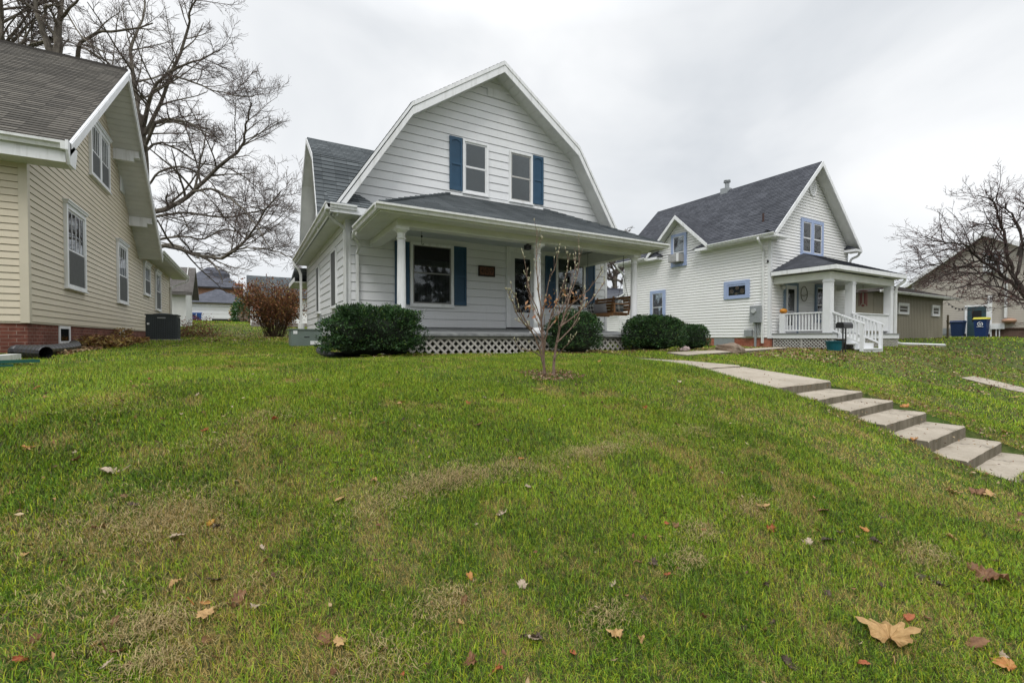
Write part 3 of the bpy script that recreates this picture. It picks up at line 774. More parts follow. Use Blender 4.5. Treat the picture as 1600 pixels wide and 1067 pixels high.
for b0,b1 in ((13.42,14.14),(18.9,19.5)):
    m=M(); 
    for q in ((b0,b0+.07,-.12,.27),(b1-.07,b1,-.12,.27),(b0+.07,b1-.07,.21,.27),(b0+.07,b1-.07,-.12,-.06)): m.fbox(gb,*q,-.02,.02)
    w=obj('basement_window',m,TRIM,H2); m=M(); m.fbox(gb,b0+.07,b1-.07,-.06,.21,.002,.006); obj('blind_or_backing',m,SCRG,w); m=M(); m.fbox(gb,b0+.07,b1-.07,-.06,.21,.009,.010); obj('pane',m,GLASS,w)
# gas meter
GM=thing('gas_meter','small grey gas meter with pipes on the cream wall above the dried plants','meter',(-3.3,23.3,.1))
m=M(); m.box(-3.42,-3.2,23.2,23.5,.52,.85); m.lathe((-3.3,23.75,.55),[(.02,0),(.11,.03),(.12,.12),(.09,.2),(.02,.24)],12); obj('meter_body',m,METG,GM)
m=M(); m.tube([(-3.3,23.3,-.2),(-3.3,23.3,.52)],.02,6); m.tube([(-3.3,23.75,-.2),(-3.3,23.75,.55)],.02,6); m.tube([(-3.3,22.9,.2),(-3.3,24.4,.2)],.02,6); obj('gas_pipe',m,METG,GM)

# condensers
def condenser(label,a0,a1,b0,b1,z0,z1,mat,ribs,ribm,tagm=True):
    t=thing('air_conditioner',label,'air conditioner',((a0+a1)/2,(b0+b1)/2,z0))
    m=M(); m.box(a0,a1,b0,b1,z0+.05,z1-.04); 
    if ribs:
        n=16
        for i in range(n):
            x=a0+.05+(a1-a0-.1)*i/(n-1); m.box(x-.008,x+.008,b0-.02,b0,z0+.08,z1-.1)
            y=b0+.05+(b1-b0-.1)*i/(n-1); m.box(a1,a1+.02,y-.008,y+.008,z0+.08,z1-.1); m.box(a0-.02,a0,y-.008,y+.008,z0+.08,z1-.1)
    obj('casing',m,mat,t)
    m=M(); m.box(a0-.03,a1+.03,b0-.03,b1+.03,z1-.04,z1); m.lathe(((a0+a1)/2,(b0+b1)/2,z1),[(.32*(a1-a0),0),(.34*(a1-a0),.02),(.1,.05)],20); obj('top_cover',m,mat,t)
    m=M(); m.box(a0-.08,a1+.08,b0-.08,b1+.08,z0-.1,z0+.05); obj('pad',m,simple('pad_concrete',(.35,.34,.32),.9,.1),t)
    return t
GRN=simple('dark_green_grey_metal',(.045,.055,.06),.5,.1,5)
t=condenser('dark grey ribbed air conditioner beside the cream wall and low brown brush',-2.86,-2.04,19.0,19.82,-.08,.80,GRN,True,GRN)
m=M(); m.box(-2.56,-2.34,18.955,18.979,.66,.70); obj('badge',m,METG,t); m=M(); m.box(-2.83,-2.77,18.955,18.979,.45,.51); obj('label',m,TRIM,t)
t=thing('air_conditioner','low grey green air conditioner box at the foot of the white house wall','air conditioner',(1.4,14,-.25))
GG=simple('grey_green_metal',(.15,.19,.17),.5,.08,5)
m=M(); m.box(1.02,1.80,13.66,14.4,-.23,.23); m.box(.995,1.825,13.64,14.42,.231,.26); m.box(.995,1.825,13.64,14.42,-.26,-.231); obj('casing',m,GG,t)
m=M(); m.box(1.08,1.18,13.652,13.659,.12,.21); m.box(1.50,1.77,13.652,13.659,-.17,-.07); obj('label',m,TRIM,t)
m=M(); m.box(1.35,1.48,13.652,13.659,.03,.05); obj('badge',m,BLK,t)
CD=thing('conduit','grey electrical conduit with small boxes rising beside the low green condenser','conduit',(1.9,14.9,-.2))
m=M(); m.tube([(1.93,14.9,-.1),(1.93,14.9,.75)],.02,6); m.tube([(1.93,14.7,-.1),(1.93,14.7,.4)],.015,6); obj('conduit_pipe',m,METG,CD)
m=M(); m.box(1.85,1.96,14.85,14.98,.3,.55); obj('junction_box',m,METG,CD)

# =================================================================== RIGHT HOUSE (white, blue trim)
H3=thing('white_house','white house with periwinkle window trim, steep charcoal roof and railed porch','house',(21.7,11,-.36))
RA0,RA1,RB0,RB1=18.55,24.8,11.0,19.4
s3=FA(RA0); f3=FB(RB0)
m=M(); m.lap(s3,[(-RB1,.02),(-RB0,.02),(-RB0,4.25),(-RB1,4.25)],.127,.02,t0=.02,gap=.034); m.lap(s3,[(-24.5,.02),(-RB1,.02),(-RB1,1.95),(-24.5,1.95)],.127,.02,t0=.02,gap=.034)
m.lap(s3,[(-17.3,4.1),(-13.7,4.1),(-15.5,5.86)],.127,.019,t0=.02,gap=.032)
m.lap(f3,[(RA0,.02),(RA1,.02),(RA1,4.3),(21.6,7.4),(RA0,4.3)],.127,.019,t0=.02,gap=.032)
m.face([(RA1,RB0,0),(RA1,RB1,0),(RA1,RB1,4.3),(RA1,RB0,4.3)]); m.face([(RA1,RB1,0),(RA0,RB1,0),(RA0,RB1,4.3),(21.6,RB1,7.4),(RA1,RB1,4.3)])
obj('siding',m,W_SID2,H3)
for q in ((RA0-.02,RA0+.10,RB0-.02,RB0+.1,.0,4.2),(RA1-.1,RA1+.02,RB0-.02,RB0+.05,0,4.2)): box_part('corner_board',H3,SASHW,*q)
m=M(); m.box(RA0+.03,RA1-.03,RB0+.03,RB1-.03,-.8,.015); obj('brick_base',m,BRK2,H3)
m=M(); m.box(RA0+.012,RA0+.029,12.6,13.6,-.34,.01); obj('vent_panel',m,METG,H3)
rp=[(18.07,4.20),(21.55,7.62),(25.06,4.20)]
m=M()
# left slope (main), right slope
for (h0,h1,sg) in ((18.07,21.55,1),(25.06,21.55,-1)):
    L=math.hypot(h1-h0,3.42); T=Vector((h1-h0,0,3.42)).normalized()
    if sg>0:
        f_=frame((h0,RB1+.3,4.20),(0,-1,0),T); E_=RB1+.3-10.55; s0_,s1_,sc_,tc_n=2.32,6.08,4.2,2.56
        for pl in ([(0,0),(s0_,0),(s0_,L),(0,L)],[(s1_,0),(E_,0),(E_,L),(s1_,L)],[(s0_,0),(sc_,tc_n),(sc_,L),(s0_,L)],[(s1_,0),(s1_,L),(sc_,L),(sc_,tc_n)]): m.lap(f_,pl,.13,.010,off=.012,gap=.012)
    else: m.lap(frame((h0,10.55,4.20),(0,1,0),T),[(0,0),(RB1+.3-10.55,0),(RB1+.3-10.55,L),(0,L)],.13,.010,off=.012,gap=.012)
RF=obj('roof',m,SH_D,H3)
dk=M()
for b0_,b1_,ha in ((10.56,13.62,18.07),(13.62,17.38,19.95),(17.38,19.65,18.07)):
    za=4.2+(ha-18.07)*.9828
    dk.prism([(ha,b0_,za),(21.55,b0_,7.62),(25.06,b0_,4.20),(25.06,b0_,4.10),(21.55,b0_,7.50),(ha,b0_,za-.1)],(0,b1_-b0_,0))
obj('roof_deck',dk,SOFF,H3)
barge(H3,rp,10.52,10.555,mkB,-.015,.20,TRIM)
m=M()
for (h0,z0),(h1,z1) in zip(rp[:-1],rp[1:]): m.prism([(h0,10.556,z0-.13),(h1,10.556,z1-.13),(h1,10.556,z1-.105),(h0,10.556,z0-.105)],(0,.44,0))
obj('soffit',m,SOFF,H3)
CM=M(); CM.box(21.35,21.75,14.95,15.35,7.2,7.74); cm=obj('chimney_curb',CM,METG,RF)
m=M(); m.tube([(21.55,15.1,7.7),(21.55,15.1,8.05)],.11,10); m.lathe((21.55,15.1,8.02),[(.11,0),(.17,.02),(.17,.06),(.10,.08),(.17,.10),(.16,.13),(.02,.15)],12); obj('flue',m,METG,cm)
m=M(); m.tube([(18.75,11.45,4.8),(18.75,11.45,5.22)],.04,8); obj('vent_pipe',m,simple('rusty_pipe',(.07,.04,.035),.8),RF)
m=M(); m.prism([(18.15,19.45,1.95),(18.15,24.6,1.95),(18.15,24.6,2.05),(18.15,19.45,2.05)],(5.5,0,0)); m.prism([(18.15,19.45,2.055),(18.15,24.6,2.055),(21.5,24.6,3.0),(21.5,19.45,3.0)],(0,0,.05)); obj('rear_roof',m,SH_D,H3); gutter(H3,(18.15,19.6,2.08),(18.15,24.6,2.08),(-1,0,0),.12,.11)
# side gable
m=M(); apx=(15.5,5.98)
for (b0,sg) in ((17.32,1),(13.68,-1)):
    L=math.hypot(1.82,1.74); T=Vector((0,(15.5-b0),1.74)).normalized()
    # slope strip from x 18.13 into the main roof
    if sg<0: m.lap(frame((18.13,b0,4.24),(1,0,0),T),[(0,0),(.05,0),(1.72,L),(0,L)],.13,.010,off=.02,gap=.012)
    else: m.lap(frame((20.0,b0,4.24),(-1,0,0),T),[(1.87,0),(1.87,L),(.15,L),(1.82,0)],.13,.010,off=.02,gap=.012)
DG3=obj('side_gable',m,SH_D,H3)
sp=[(13.62,4.22),(15.5,5.98),(17.38,4.22)]
barge(DG3,sp,18.10,18.135,mkA,-.015,.17,TRIM)
m=M()
for (h0,z0),(h1,z1) in zip(sp[:-1],sp[1:]): m.prism([(18.136,h0,z0-.12),(18.136,h1,z1-.12),(18.136,h1,z1-.02),(18.136,h0,z0-.02)],(.41,0,0))
obj('soffit',m,SOFF,DG3)
for b0,b1,bt in ((13.62,14.35,13.9),(16.65,17.38,17.1)):
    m=M(); m.box(18.12,18.55,b0,b1,4.04,4.16); obj('cornice_return',m,TRIM,DG3)
    m=M(); inner=(b1+.15) if b0<15 else (b0-.1); outer=b0 if b0<15 else b1
    m.face([(18.12,outer,4.165),(18.12,inner,4.165),(18.56,inner+(-.05 if b0<15 else .05),4.25),(18.56,outer,4.66),(18.12,outer,4.30)][::(1 if b0<15 else -1)]); obj('roof',m,SH_D,DG3)
for a0,a1 in ((18.05,19.0),(24.45,25.08)):
    m=M(); m.box(a0,a1,10.50,11.0,4.04,4.15); obj('cornice_return',m,TRIM,H3)
    m=M(); i_,o_=(a1,a0) if a0<20 else (a0,a1)
    m.face([(o_,10.50,4.155),(i_,10.50,4.155),(i_,11,4.20),(o_+(.3 if a0<20 else -.3),11,4.42),(o_,11,4.42)][::(1 if a0<20 else -1)]); obj('roof',m,SH_D,H3)
m=M(); m.box(18.08,18.55,10.56,19.5,4.06,4.08) if False else None
for q0_,q1_ in ((10.6,13.66),(17.34,19.6)): box_part('eave_soffit',H3,SOFF,(18.12,18.55,q0_,q1_,4.06,4.09),(18.09,18.12,q0_-.05,q1_,4.05,4.2))
gutter(H3,(18.09,10.56,4.21),(18.09,13.62,4.21),(-1,0,0),.12,.11); gutter(H3,(18.09,17.38,4.21),(18.09,19.6,4.21),(-1,0,0),.12,.11)
DS(H3,[(18.02,11.2,4.1),(18.02,11.2,3.98),(18.3,11.25,3.8),(18.46,11.27,3.6)],.05); downspout(H3,[(18.48,11.27,3.65),(18.48,11.27,-.2)],.055)
DS(H3,[(18.02,19.4,4.1),(18.02,19.4,3.95),(18.3,19.4,3.75),(18.46,19.35,3.5)],.05); downspout(H3,[(18.48,19.35,3.55),(18.48,19.35,2.6)],.055); DS(H3,[(18.48,19.35,2.65),(18.48,19.35,2.5),(18.4,19.7,2.35),(18.4,20.0,2.3)],.05)
downspout(H3,[(18.42,19.6,2.3),(18.42,19.6,-.1)],.05)
DS(H3,[(25.12,10.62,4.08),(25.1,10.7,3.9),(24.9,10.88,3.75),(24.86,10.92,3.5)],.055); downspout(H3,[(24.86,10.93,3.55),(24.86,10.93,2.8)],.055)
m=M(); m.box(18.49,18.52,11.06,11.12,3.1,3.2); obj('cable_clip',m,BLK,H3)
# windows
window(H3,s3,-16.05,-15.13,3.58,5.16,cas=.13,casm=PERI,sashm=SASHW,back=BLINDG,upper=curtain('patterned_curtain',(.42,.40,.38),8,.5),sashw=.035,split=.42)
window(H3,s3,-17.42,-16.42,.98,2.49,cas=.16,casm=PERI,sashm=SASHW,back=BLINDG,sashw=.03,split=.42)
window(H3,s3,-19.62+.35,-19.1+.0,1.0,2.5,cas=.07,casm=PERI,sashm=SASHW,back=BLINDG,sashw=.03) if False else None
s3b=s3; s3=FA(RA0-.015)
m=M()
for q in ((-13.08,-11.88,2.36,2.51),(-13.08,-11.88,1.73,1.86),(-13.08,-12.92,1.86,2.36),(-12.04,-11.88,1.86,2.36)): m.fbox(s3,*q,-.02,.045)
w=obj('window',m,PERI,H3)
m=M()
for q in ((-12.92,-12.04,2.28,2.36),(-12.92,-12.04,1.86,1.88),(-12.92,-12.86,1.88,2.28),(-12.07,-12.04,1.88,2.28)): m.fbox(s3,*q,0,.03)
obj('sash',m,PERI,w)
m=M(); m.fbox(s3,-12.86,-12.07,1.88,2.28,.004,.01); obj('stained_glass',m,simple('brown_glass',(.045,.03,.025),.3,.3,12),w)
PNK=simple('rosette_glass',(.85,.55,.38),.4,.25,14)
for s_,t_,r_ in ((-12.46,2.20,.085),(-12.72,2.06,.10),(-12.22,2.05,.11),(-12.50,1.93,.07)):
    m=M(); m.prism([(RA0-.0255,-(s_+r_*math.cos(a)),max(1.885,min(2.275,t_+r_*math.sin(a)))) for a in [2*math.pi*i/14 for i in range(14)]],(-.002,0,0)); obj('rosette',m,PNK,w)
m=M(); m.fbox(s3,-12.86,-12.07,1.88,2.28,.0135,.0145); obj('pane',m,GLASS,w)
window(H3,f3,20.72,22.52,3.64,5.20,cas=.14,casm=PERI,sashm=SASHW,back=curtain('sheer',(.30,.31,.33),5,.5),mull=.22,sashw=.05,split=.47)
m=M(); m.prism([(21.62+.25*math.cos(a),10.975,6.67+.38*math.sin(a)) for a in [2*math.pi*i/24 for i in range(24)]],(0,.03,0))
for i in range(8):
    z=6.67-.30+i*.085; hw=.22*math.sqrt(max(0,1-((z-6.67)/.36)**2)); 
    if hw>.03: m.box(21.62-hw,21.62+hw,10.955,10.974,z,z+.03)
for i in range(24):
    a=2*math.pi*i/24; b=2*math.pi*(i+1.02)/24
    m.tube([(21.62+.27*math.cos(a),10.965,6.67+.40*math.sin(a)),(21.62+.27*math.cos(b),10.965,6.67+.40*math.sin(b))],.025,5)
obj('oval_vent',m,TRIM,H3)
# window air conditioner (sits in the side gable window)
WA=thing('window_air_conditioner','pale grey air conditioner box set in the periwinkle gable window of the white house','air conditioner',(18.3,15.55,3.72))
m=M(); m.box(18.12,18.54,15.25,15.9,3.74,4.12); obj('casing',m,simple('ac_grey',(.34,.33,.32),.5,.05),WA)
m=M()
for i in range(9): m.box(18.105,18.119,15.42,15.88,3.79+i*.035,3.80+i*.035)
m.box(18.09,18.119,15.26,15.38,3.74,4.12); obj('grille',m,TRIM,WA)
# electric meter
EM=thing('electric_meter','grey electric meter box with conduit on the white side wall above the brick','meter',(18.45,11.5,-.3))
m=M(); m.box(18.32,18.535,11.28,11.74,.66,1.36); obj('meter_box',m,METG,EM)
m=M(); me_=[(18.31,11.52,1.13)]; m.tube([(18.32,11.55,1.15),(18.26,11.55,1.15)],.10,14); obj('meter_dial',m,simple('meter_glass',(.45,.47,.47),.2,.1,9),EM)
m=M(); m.tube([(18.45,11.56,-.35),(18.45,11.56,.66)],.045,8); m.tube([(18.45,11.45,.12),(18.45,11.45,.66)],.03,8); m.tube([(18.46,11.36,.25),(18.46,11.36,.66)],.02,6); obj('conduit_pipe',m,METG,EM)
m=M(); m.box(18.42,18.535,11.72,12.05,.08,.36); obj('cable_box',m,METG,EM)
f3b=f3; f3=FB(RB0-.015)
# porch of the white house
PA0,PA1,PB=18.72,24.15,8.75; DZ=.21
m=M(); m.box(PA0-.05,PA1+.05,PB-.05,11,DZ-.035,DZ); obj('porch_deck',m,DKM,H3)
m=M(); m.box(PA0-.02,PA1+.02,PB-.02,PB+.02,.0,DZ-.036); m.box(PA0-.02,PA0+.02,PB+.02,11,.0,DZ-.036); m.box(PA1-.02,PA1+.02,PB+.02,11,.0,DZ-.036); obj('porch_skirt',m,SASHW,H3)
lattice(H3,FA(PA0+.03),-10.95,-PB-.02,-.42,-.02,mat=LATM,pitch=.13); lattice(H3,FB(PB+.03),PA0+.03,PA1-.03,-.42,-.02,mat=LATM,pitch=.13)
def bpost(a,b,w=.13): 
    m=M(); m.box(a-w,a+w,b-w,b+w,DZ,2.22); m.box(a-w-.02,a+w+.02,b-w-.02,b+w+.02,2.12,2.16); return obj('porch_post',m,SASHW,H3)
bpost(18.9,9.0); bpost(20.55,9.0); bpost(23.85,9.0)
m=M(); m.box(18.78,24.05,8.88,9.12,2.22,2.50); m.box(18.78,19.02,9.121,11,2.222,2.50); m.box(23.81,24.05,9.121,11,2.222,2.50); obj('porch_beam',m,BEAM,H3)
m=M(); m.box(19.021,23.80,9.121,11,2.44,2.46); obj('porch_ceiling',m,SOFF,H3)
m=M(); e0,e1,eb,ez,tz=18.55,24.4,8.6,2.70,3.68; t0_,t1_=20.9,22.6
L=math.hypot(11-eb,tz-ez); T=Vector((0,11-eb,tz-ez)).normalized()
m.lap(frame((0,eb,ez),(1,0,0),T),[(e0,0),(e1,0),(t1_,L),(t0_,L)],.13,.01,off=.012,gap=.012)
for ax,tx,sg in ((e0,t0_,1),(e1,t1_,-1)):
    run=abs(tx-ax); L2=math.hypot(run,tz-ez); T2=Vector((sg*run,0,tz-ez)).normalized()
    if sg>0: m.lap(frame((ax,11,ez),(0,-1,0),T2),[(0,0),(11-eb,0),(0,L2)],.13,.01,off=.012,gap=.012)
    else: m.lap(frame((ax,eb,ez),(0,1,0),T2),[(0,0),(11-eb,0),(11-eb,L2)],.13,.01,off=.012,gap=.012)
obj('porch_roof',m,SH_D,H3)
m=M(); m.box(e0-.02,e1+.02,eb-.03,eb+.01,2.54,2.695); m.box(e0-.02,e0+.02,eb+.01,11,2.54,2.695); m.box(e1-.02,e1+.02,eb+.01,11,2.54,2.695); obj('fascia',m,TRIM,H3)
m=M(); m.box(e0+.021,e1-.021,eb+.011,8.879,2.545,2.56); m.box(e0+.021,18.779,8.88,11,2.545,2.56); m.box(24.051,e1-.021,8.88,11,2.545,2.56); obj('soffit',m,SOFF,H3)
DS(H3,[(24.38,8.62,2.56),(24.36,8.66,2.42),(24.14,8.80,2.22),(24.12,8.84,2.0)],.055); downspout(H3,[(24.12,8.85,2.05),(24.12,8.85,-.15)],.06)
# railings
def baluster_rail(par,p0,p1,z0,h,name='railing',pitch=.115):
    p0=Vector((p0[0],p0[1],z0)); p1=Vector((p1[0],p1[1],z0)); L=(p1-p0).length; d=(p1-p0)/L
    f=frame(p0,d,(0,0,1)); m=M(); m.fbox(f,0,L,h-.05,h,-.045,.045); m.fbox(f,0,L,.08,.13,-.025,.025)
    n=int(L/pitch)
    for i in range(n):
        x=L*(i+.5)/n; m.fbox(f,x-.021,x+.021,.13,h-.05,-.02,.02)
    return obj(name,m,SASHW,par)
m=M(); m.box(18.78,18.98,10.55,10.75,DZ,1.0); obj('newel_post',m,SASHW,H3)
baluster_rail(H3,(18.88,10.55),(18.88,9.13),DZ,.80)
m=M(); m.box(20.68,23.72,8.96,9.04,DZ+.10,.98); m.box(20.68,23.72,8.92,9.08,.981,1.02)
for i in range(28): m.box(20.74+i*.108,20.755+i*.108,8.952,8.96,DZ+.12,.97)
obj('porch_half_wall',m,SASHW,H3)
# stairs
m=M()
for i in range(3):
    z=DZ-.19*(i+1); m.box(18.98,20.42,8.70-.28*(i+1),8.70-.28*i+.02,z-.04,z)
    m.box(19.0,20.40,8.70-.28*(i+1)+.03,8.70-.28*(i+1)+.05,z-.19,z-.041)
    m.box(19.0,20.40,8.70-.28*i-.001,8.70-.28*i+.015,z,z+.15)
ST=obj('porch_stairs',m,SASHW,H3)
for a in (18.98,20.42):
    m=M(); m.box(a-.05,a+.05,7.88,7.98,-.55,.52); obj('newel_post',m,SASHW,H3)
    m=M(); hi=(a,8.87,DZ+.80); lo=(a,7.84,.50)
    m.prism([(a-.05,hi[1],hi[2]),(a-.05,lo[1],lo[2]+.03),(a-.05,lo[1],lo[2]-.02),(a-.05,hi[1],hi[2]-.05)],(.1,0,0))
    m.prism([(a-.03,hi[1],hi[2]-.68),(a-.03,7.98,-.13),(a-.03,7.98,-.19),(a-.03,hi[1],hi[2]-.74)],(.06,0,0))
    for i in range(7):
        b=8.75-i*.11; zt=hi[2]-(hi[1]-b)/(hi[1]-lo[1])*(hi[2]-lo[2])-.04; m.box(a-.02,a+.02,b-.02,b+.02,zt-.68,zt)
    obj('stair_railing',m,SASHW,H3)
# door, window on the porch
m=M()
for q in ((19.48,19.60,DZ,2.36),(20.42,20.54,DZ,2.36),(19.60,20.42,2.24,2.37)): m.fbox(f3,*q,-.02,.045)
obj('door_casing',m,TEALP,H3)
m=M()
for q in ((19.60,19.76,DZ+.02,2.24),(20.26,20.42,DZ+.02,2.24),(19.76,20.26,2.08,2.24),(19.76,20.26,DZ+.02,.55),(19.76,20.26,1.10,1.16)): m.fbox(f3,*q,0,.03)
D=obj('porch_door',m,SASHW,H3); m=M(); m.fbox(f3,19.76,20.26,.55,2.08,.003,.01); obj('door_backing',m,DARK,D); m=M(); m.fbox(f3,19.76,20.26,.55,2.08,.015,.0165); obj('pane',m,GLASS,D)  # dark sheet behind this glass stands for the unlit inside
m=M(); m.fbox(f3,19.64,19.68,.88,1.02,.03,.06); obj('handle',m,BLK,D)
window(H3,f3,21.9,23.1,.75,2.40,cas=.13,casm=TEALP,sashm=SASHW,back=SCRG,sashw=.05,split=.45)
m=M(); m.lathe((19.33,10.9,2.02),[(.02,0),(.08,.04),(.09,.14),(.05,.2),(.02,.22)],10); m.box(19.31,19.35,10.9,11,2.1,2.2); obj('porch_light',m,simple('lamp_glass',(.55,.55,.52),.3,.1),H3)
WR=thing('wall_hoop','thin wire hoop ornament hung on the white wall right of the porch door','ornament',(21.0,10.95,1.95))
m=M(); m.tube([(20.98+.25*math.cos(2*math.pi*i/20),10.95,1.93+.32*math.sin(2*math.pi*i/20)) for i in range(21)],.016,5); m.tube(smooth_path([(20.74,10.95,1.88),(20.95,10.94,1.84),(21.22,10.95,1.92)],4),.014,5)
obj('hoop',m,simple('wire_brown',(.22,.20,.16),.6),WR)
# pumpkin on newel
PK=thing('pumpkin','orange pumpkin sitting on the white newel post beside the porch door','pumpkin',(18.88,10.65,1.0))
m=M(); n=24
for j in range(9):
    ph=math.pi*j/8
    for i in range(n):
        th=2*math.pi*i/n; r=.135*math.sin(ph)**.8*(1+.06*abs(math.cos(th*4))); m.v.append((18.88+r*math.cos(th),10.65+r*math.sin(th),1.005+.10*(1-math.cos(ph))))
for j in range(8):
    for i in range(n):
        a=j*n+i; b=j*n+(i+1)%n; m.f.append((a,a+n,b+n,b)); m.mi.append(0)
obj('pumpkin_body',m,simple('pumpkin_skin',(.55,.22,.02),.5,.15,8),PK,smooth=True); m=M(); m.tube([(18.88,10.65,1.19),(18.9,10.66,1.25)],.018,6); obj('stem',m,simple('stem',(.12,.11,.04),.8),PK)
# wind chime
WC=thing('wind_chime','dark red wind chime hanging from the porch beam between the square posts','wind chime',(22.3,9.3,1.5))
RED=simple('chime_red',(.13,.025,.02),.5,.2,9)
m=M(); m.tube([(22.3,9.3,2.22),(22.3,9.3,1.98)],.006,4); m.lathe((22.3,9.3,1.94),[(.02,0),(.16,.01),(.16,.04),(.03,.06)],10); m.lathe((22.3,9.3,1.32),[(.01,0),(.05,.02),(.06,.07),(.01,.1)],8); m.tube([(22.3,9.3,1.35),(22.3,9.3,1.95)],.004,4); obj('hanger',m,RED,WC)
for i in range(6):
    a=2*math.pi*i/6; m=M(); x,y=22.3+.13*math.cos(a),9.3+.13*math.sin(a); m.tube([(x,y,1.9),(x,y,1.45-.05*(i%3))],.017,6); obj('chime_tube',m,RED,WC)
# mailbox on posts
a_,b_=20.0,7.75
mz=-.45
_c=gpix(1318,544)
def placeat(px,b): return onB(px,540,b)[0]
a_=placeat(1319.5,8.3)
MB_=thing('mailbox','black mailbox on two thin posts before the white stair railing','mailbox',(a_,8.2,mz)) ; b_=8.3
a_=placeat(1319,7.55); b_=7.55; MB_.location=(a_,b_,mz+ZO); ORG[MB_.name]=Vector((a_,b_,mz))
m=M(); m.prism([(a_-.30,b_-.12,.33),(a_-.30,b_+.12,.33),(a_-.30,b_+.12,.46),(a_-.30,b_+.08,.52),(a_-.30,b_-.08,.52),(a_-.30,b_-.12,.46)],(.60,0,0)); obj('mail_bin',m,BLK,MB_)
for d in (-.09,.09):
    m=M(); m.tube([(a_+d,b_,mz),(a_+d,b_,.33)],.022,8); obj('leg',m,BLK,MB_)
# planter
a_=placeat(1303.5,8.35); b_=8.35
PL=thing('planter','teal tub of faded yellow flowers at the foot of the white porch lattice','planter',(a_,b_,-.42))
m=M(); m.lathe((a_,b_,-.43),[(.20,0),(.27,.30),(.30,.31),(.30,.34),(.27,.34),(.26,.3)],20); obj('tub',m,simple('teal_glaze',(.01,.11,.15),.35,.15),PL,smooth=False)

# drain extension on the grass
m=M(); p=onB(1391,531,8.6); m.tube([(24.12,8.85,-.12),(24.14,8.78,-.20),(24.4,8.7,-.24),(26.4,7.9,-.30)],.06,4)
tag(obj('downspout_extension',m,GUT,None,loc=(24.3,8.8,-.3)),'long white downspout extension lying on the lawn right of the railed porch','downspout extension')

# =================================================================== RIGHT BACKGROUND
SHD=thing('tan_shed','low tan shed with two small white windows under a brown shingle roof','shed',(33,11,0))
m=M(); m.lap(FB(11),[(27.5,-.15),(36.35,-.15),(36.35,2.36),(27.5,2.36)],3.0,.003,t0=-.15); m.box(27.5,36.35,11.01,16,-.2,2.36)
for i in range(44): m.box(27.55+i*.2,27.56+i*.2,10.985,10.995,-.1,2.34)
obj('siding',m,TAN,SHD)
m=M(); T=Vector((0,2.6,.85)).normalized(); m.lap(frame((0,10.55,2.42),(1,0,0),T),[(27,0),(37.3,0),(37.3,3.2),(27,3.2)],.13,.01,off=.01,gap=.012); m.prism([(27,10.55,2.41),(27,13.5,3.37),(27,16.5,2.41),(27,16.5,2.33),(27,10.55,2.33)],(10.3,0,0)); obj('roof',m,SH_T,SHD)
gutter(SHD,(27,10.55,2.41),(37.3,10.55,2.41),(0,-1,0),.12,.1)
for a0,a1,z0,z1 in ((30.18,31.5,1.30,1.92),(34.6,35.72,1.30,1.95)): window(SHD,FB(10.99),a0,a1,z0,z1,cas=.14,back=SCREEN,sashw=.03,sill=False)
m=M(); m.box(33.9,36.3,10.9,10.98,-.1,.0); obj('sill_board',m,TRIM,SHD)
# gable section of the shed seen through the porch
SG=thing('tan_garage','tan board garage with white rake trim seen between the square porch posts','garage',(31.5,13,0))
m=M(); m.box(29.0,33.9,13.2,18,-.2,2.5); m.prism([(27.0,13.2,2.5),(33.9,13.2,2.5),(33.9,13.2,2.6),(28.0,13.2,3.25)],(0,.3,0))
obj('siding',m,TAN,SG)
m=M(); p0=onB(1334,446.5,13); p1=onB(1384,462.5,13); m.prism([(p0[0],13.1,p0[2]),(p1[0],13.1,p1[2]),(p1[0],13.1,p1[2]-.16),(p0[0],13.1,p0[2]-.16)],(0,.09,0)); m.box(33.84,34.0,13.1,13.19,0,p1[2]-.1); obj('rake_trim',m,TRIM,SG)
m=M(); m.prism([(p0[0]-1,13.1,p0[2]+.22),(p1[0]+.3,13.1,p1[2]-.02),(p1[0]+.3,18,p1[2]+.6),(p0[0]-1,18,p0[2]+1.1)],(0,0,.08)); obj('roof',m,SH_T,SG)

TH=thing('taupe_house','large taupe sided house with a wide front gable behind the bare crabapple','house',(43.3,11,0))
gt=FA(43.3)
m=M(); m.lap(gt,[(-14.85,.25),(-10.70,.25),(-10.70,6.85),(-10.94,6.95),(-14.85,4.1)],.12,.018,t0=.25,gap=.02); m.lap(gt,[(-10.70,.68),(-4,.68),(-4,3.3),(-10.70,6.85)],.12,.018,t0=.25,gap=.02)
m.face([(43.3,14.85,0),(60,14.85,0),(60,14.85,4.1),(43.3,14.85,4.1)][::-1])
obj('siding',m,TAUPE,TH)
m=M(); m.box(43.32,50,3,10.72,-.2,.68); m.box(43.25,43.32,3,10.66,.62,.69); obj('brick_base',m,BRKT,TH)
m=M(); m.box(43.31,50,10.72,14.8,-.2,.26); obj('foundation',m,simple('foundation_white',(.6,.6,.58),.8),TH)
tp=[(15.65,3.62),(10.94,7.13),(3.5,2.6)]
m=M()
for (h0,z0,h1,z1) in ((15.65,3.62,10.94,7.13),(3.5,2.6,10.94,7.13)):
    L=math.hypot(h1-h0,z1-z0); T=Vector((0,h1-h0,z1-z0)).normalized()
    if h1<h0: m.lap(frame((60,h0,z0),(-1,0,0),T),[(0,0),(17.2,0),(17.2,L),(0,L)],.14,.012,off=.01,gap=.012)
    else: m.lap(frame((42.8,h0,z0),(1,0,0),T),[(0,0),(17.2,0),(17.2,L),(0,L)],.14,.012,off=.01,gap=.012)
obj('roof',m,SH_T,TH)
m=M()
for (h0,z0),(h1,z1) in zip(tp[:-1],tp[1:]): m.prism([(42.82,h0,z0),(42.82,h1,z1),(42.82,h1,z1-.1),(42.82,h0,z0-.1)],(17,0,0))
obj('roof_deck',m,SOFF,TH)
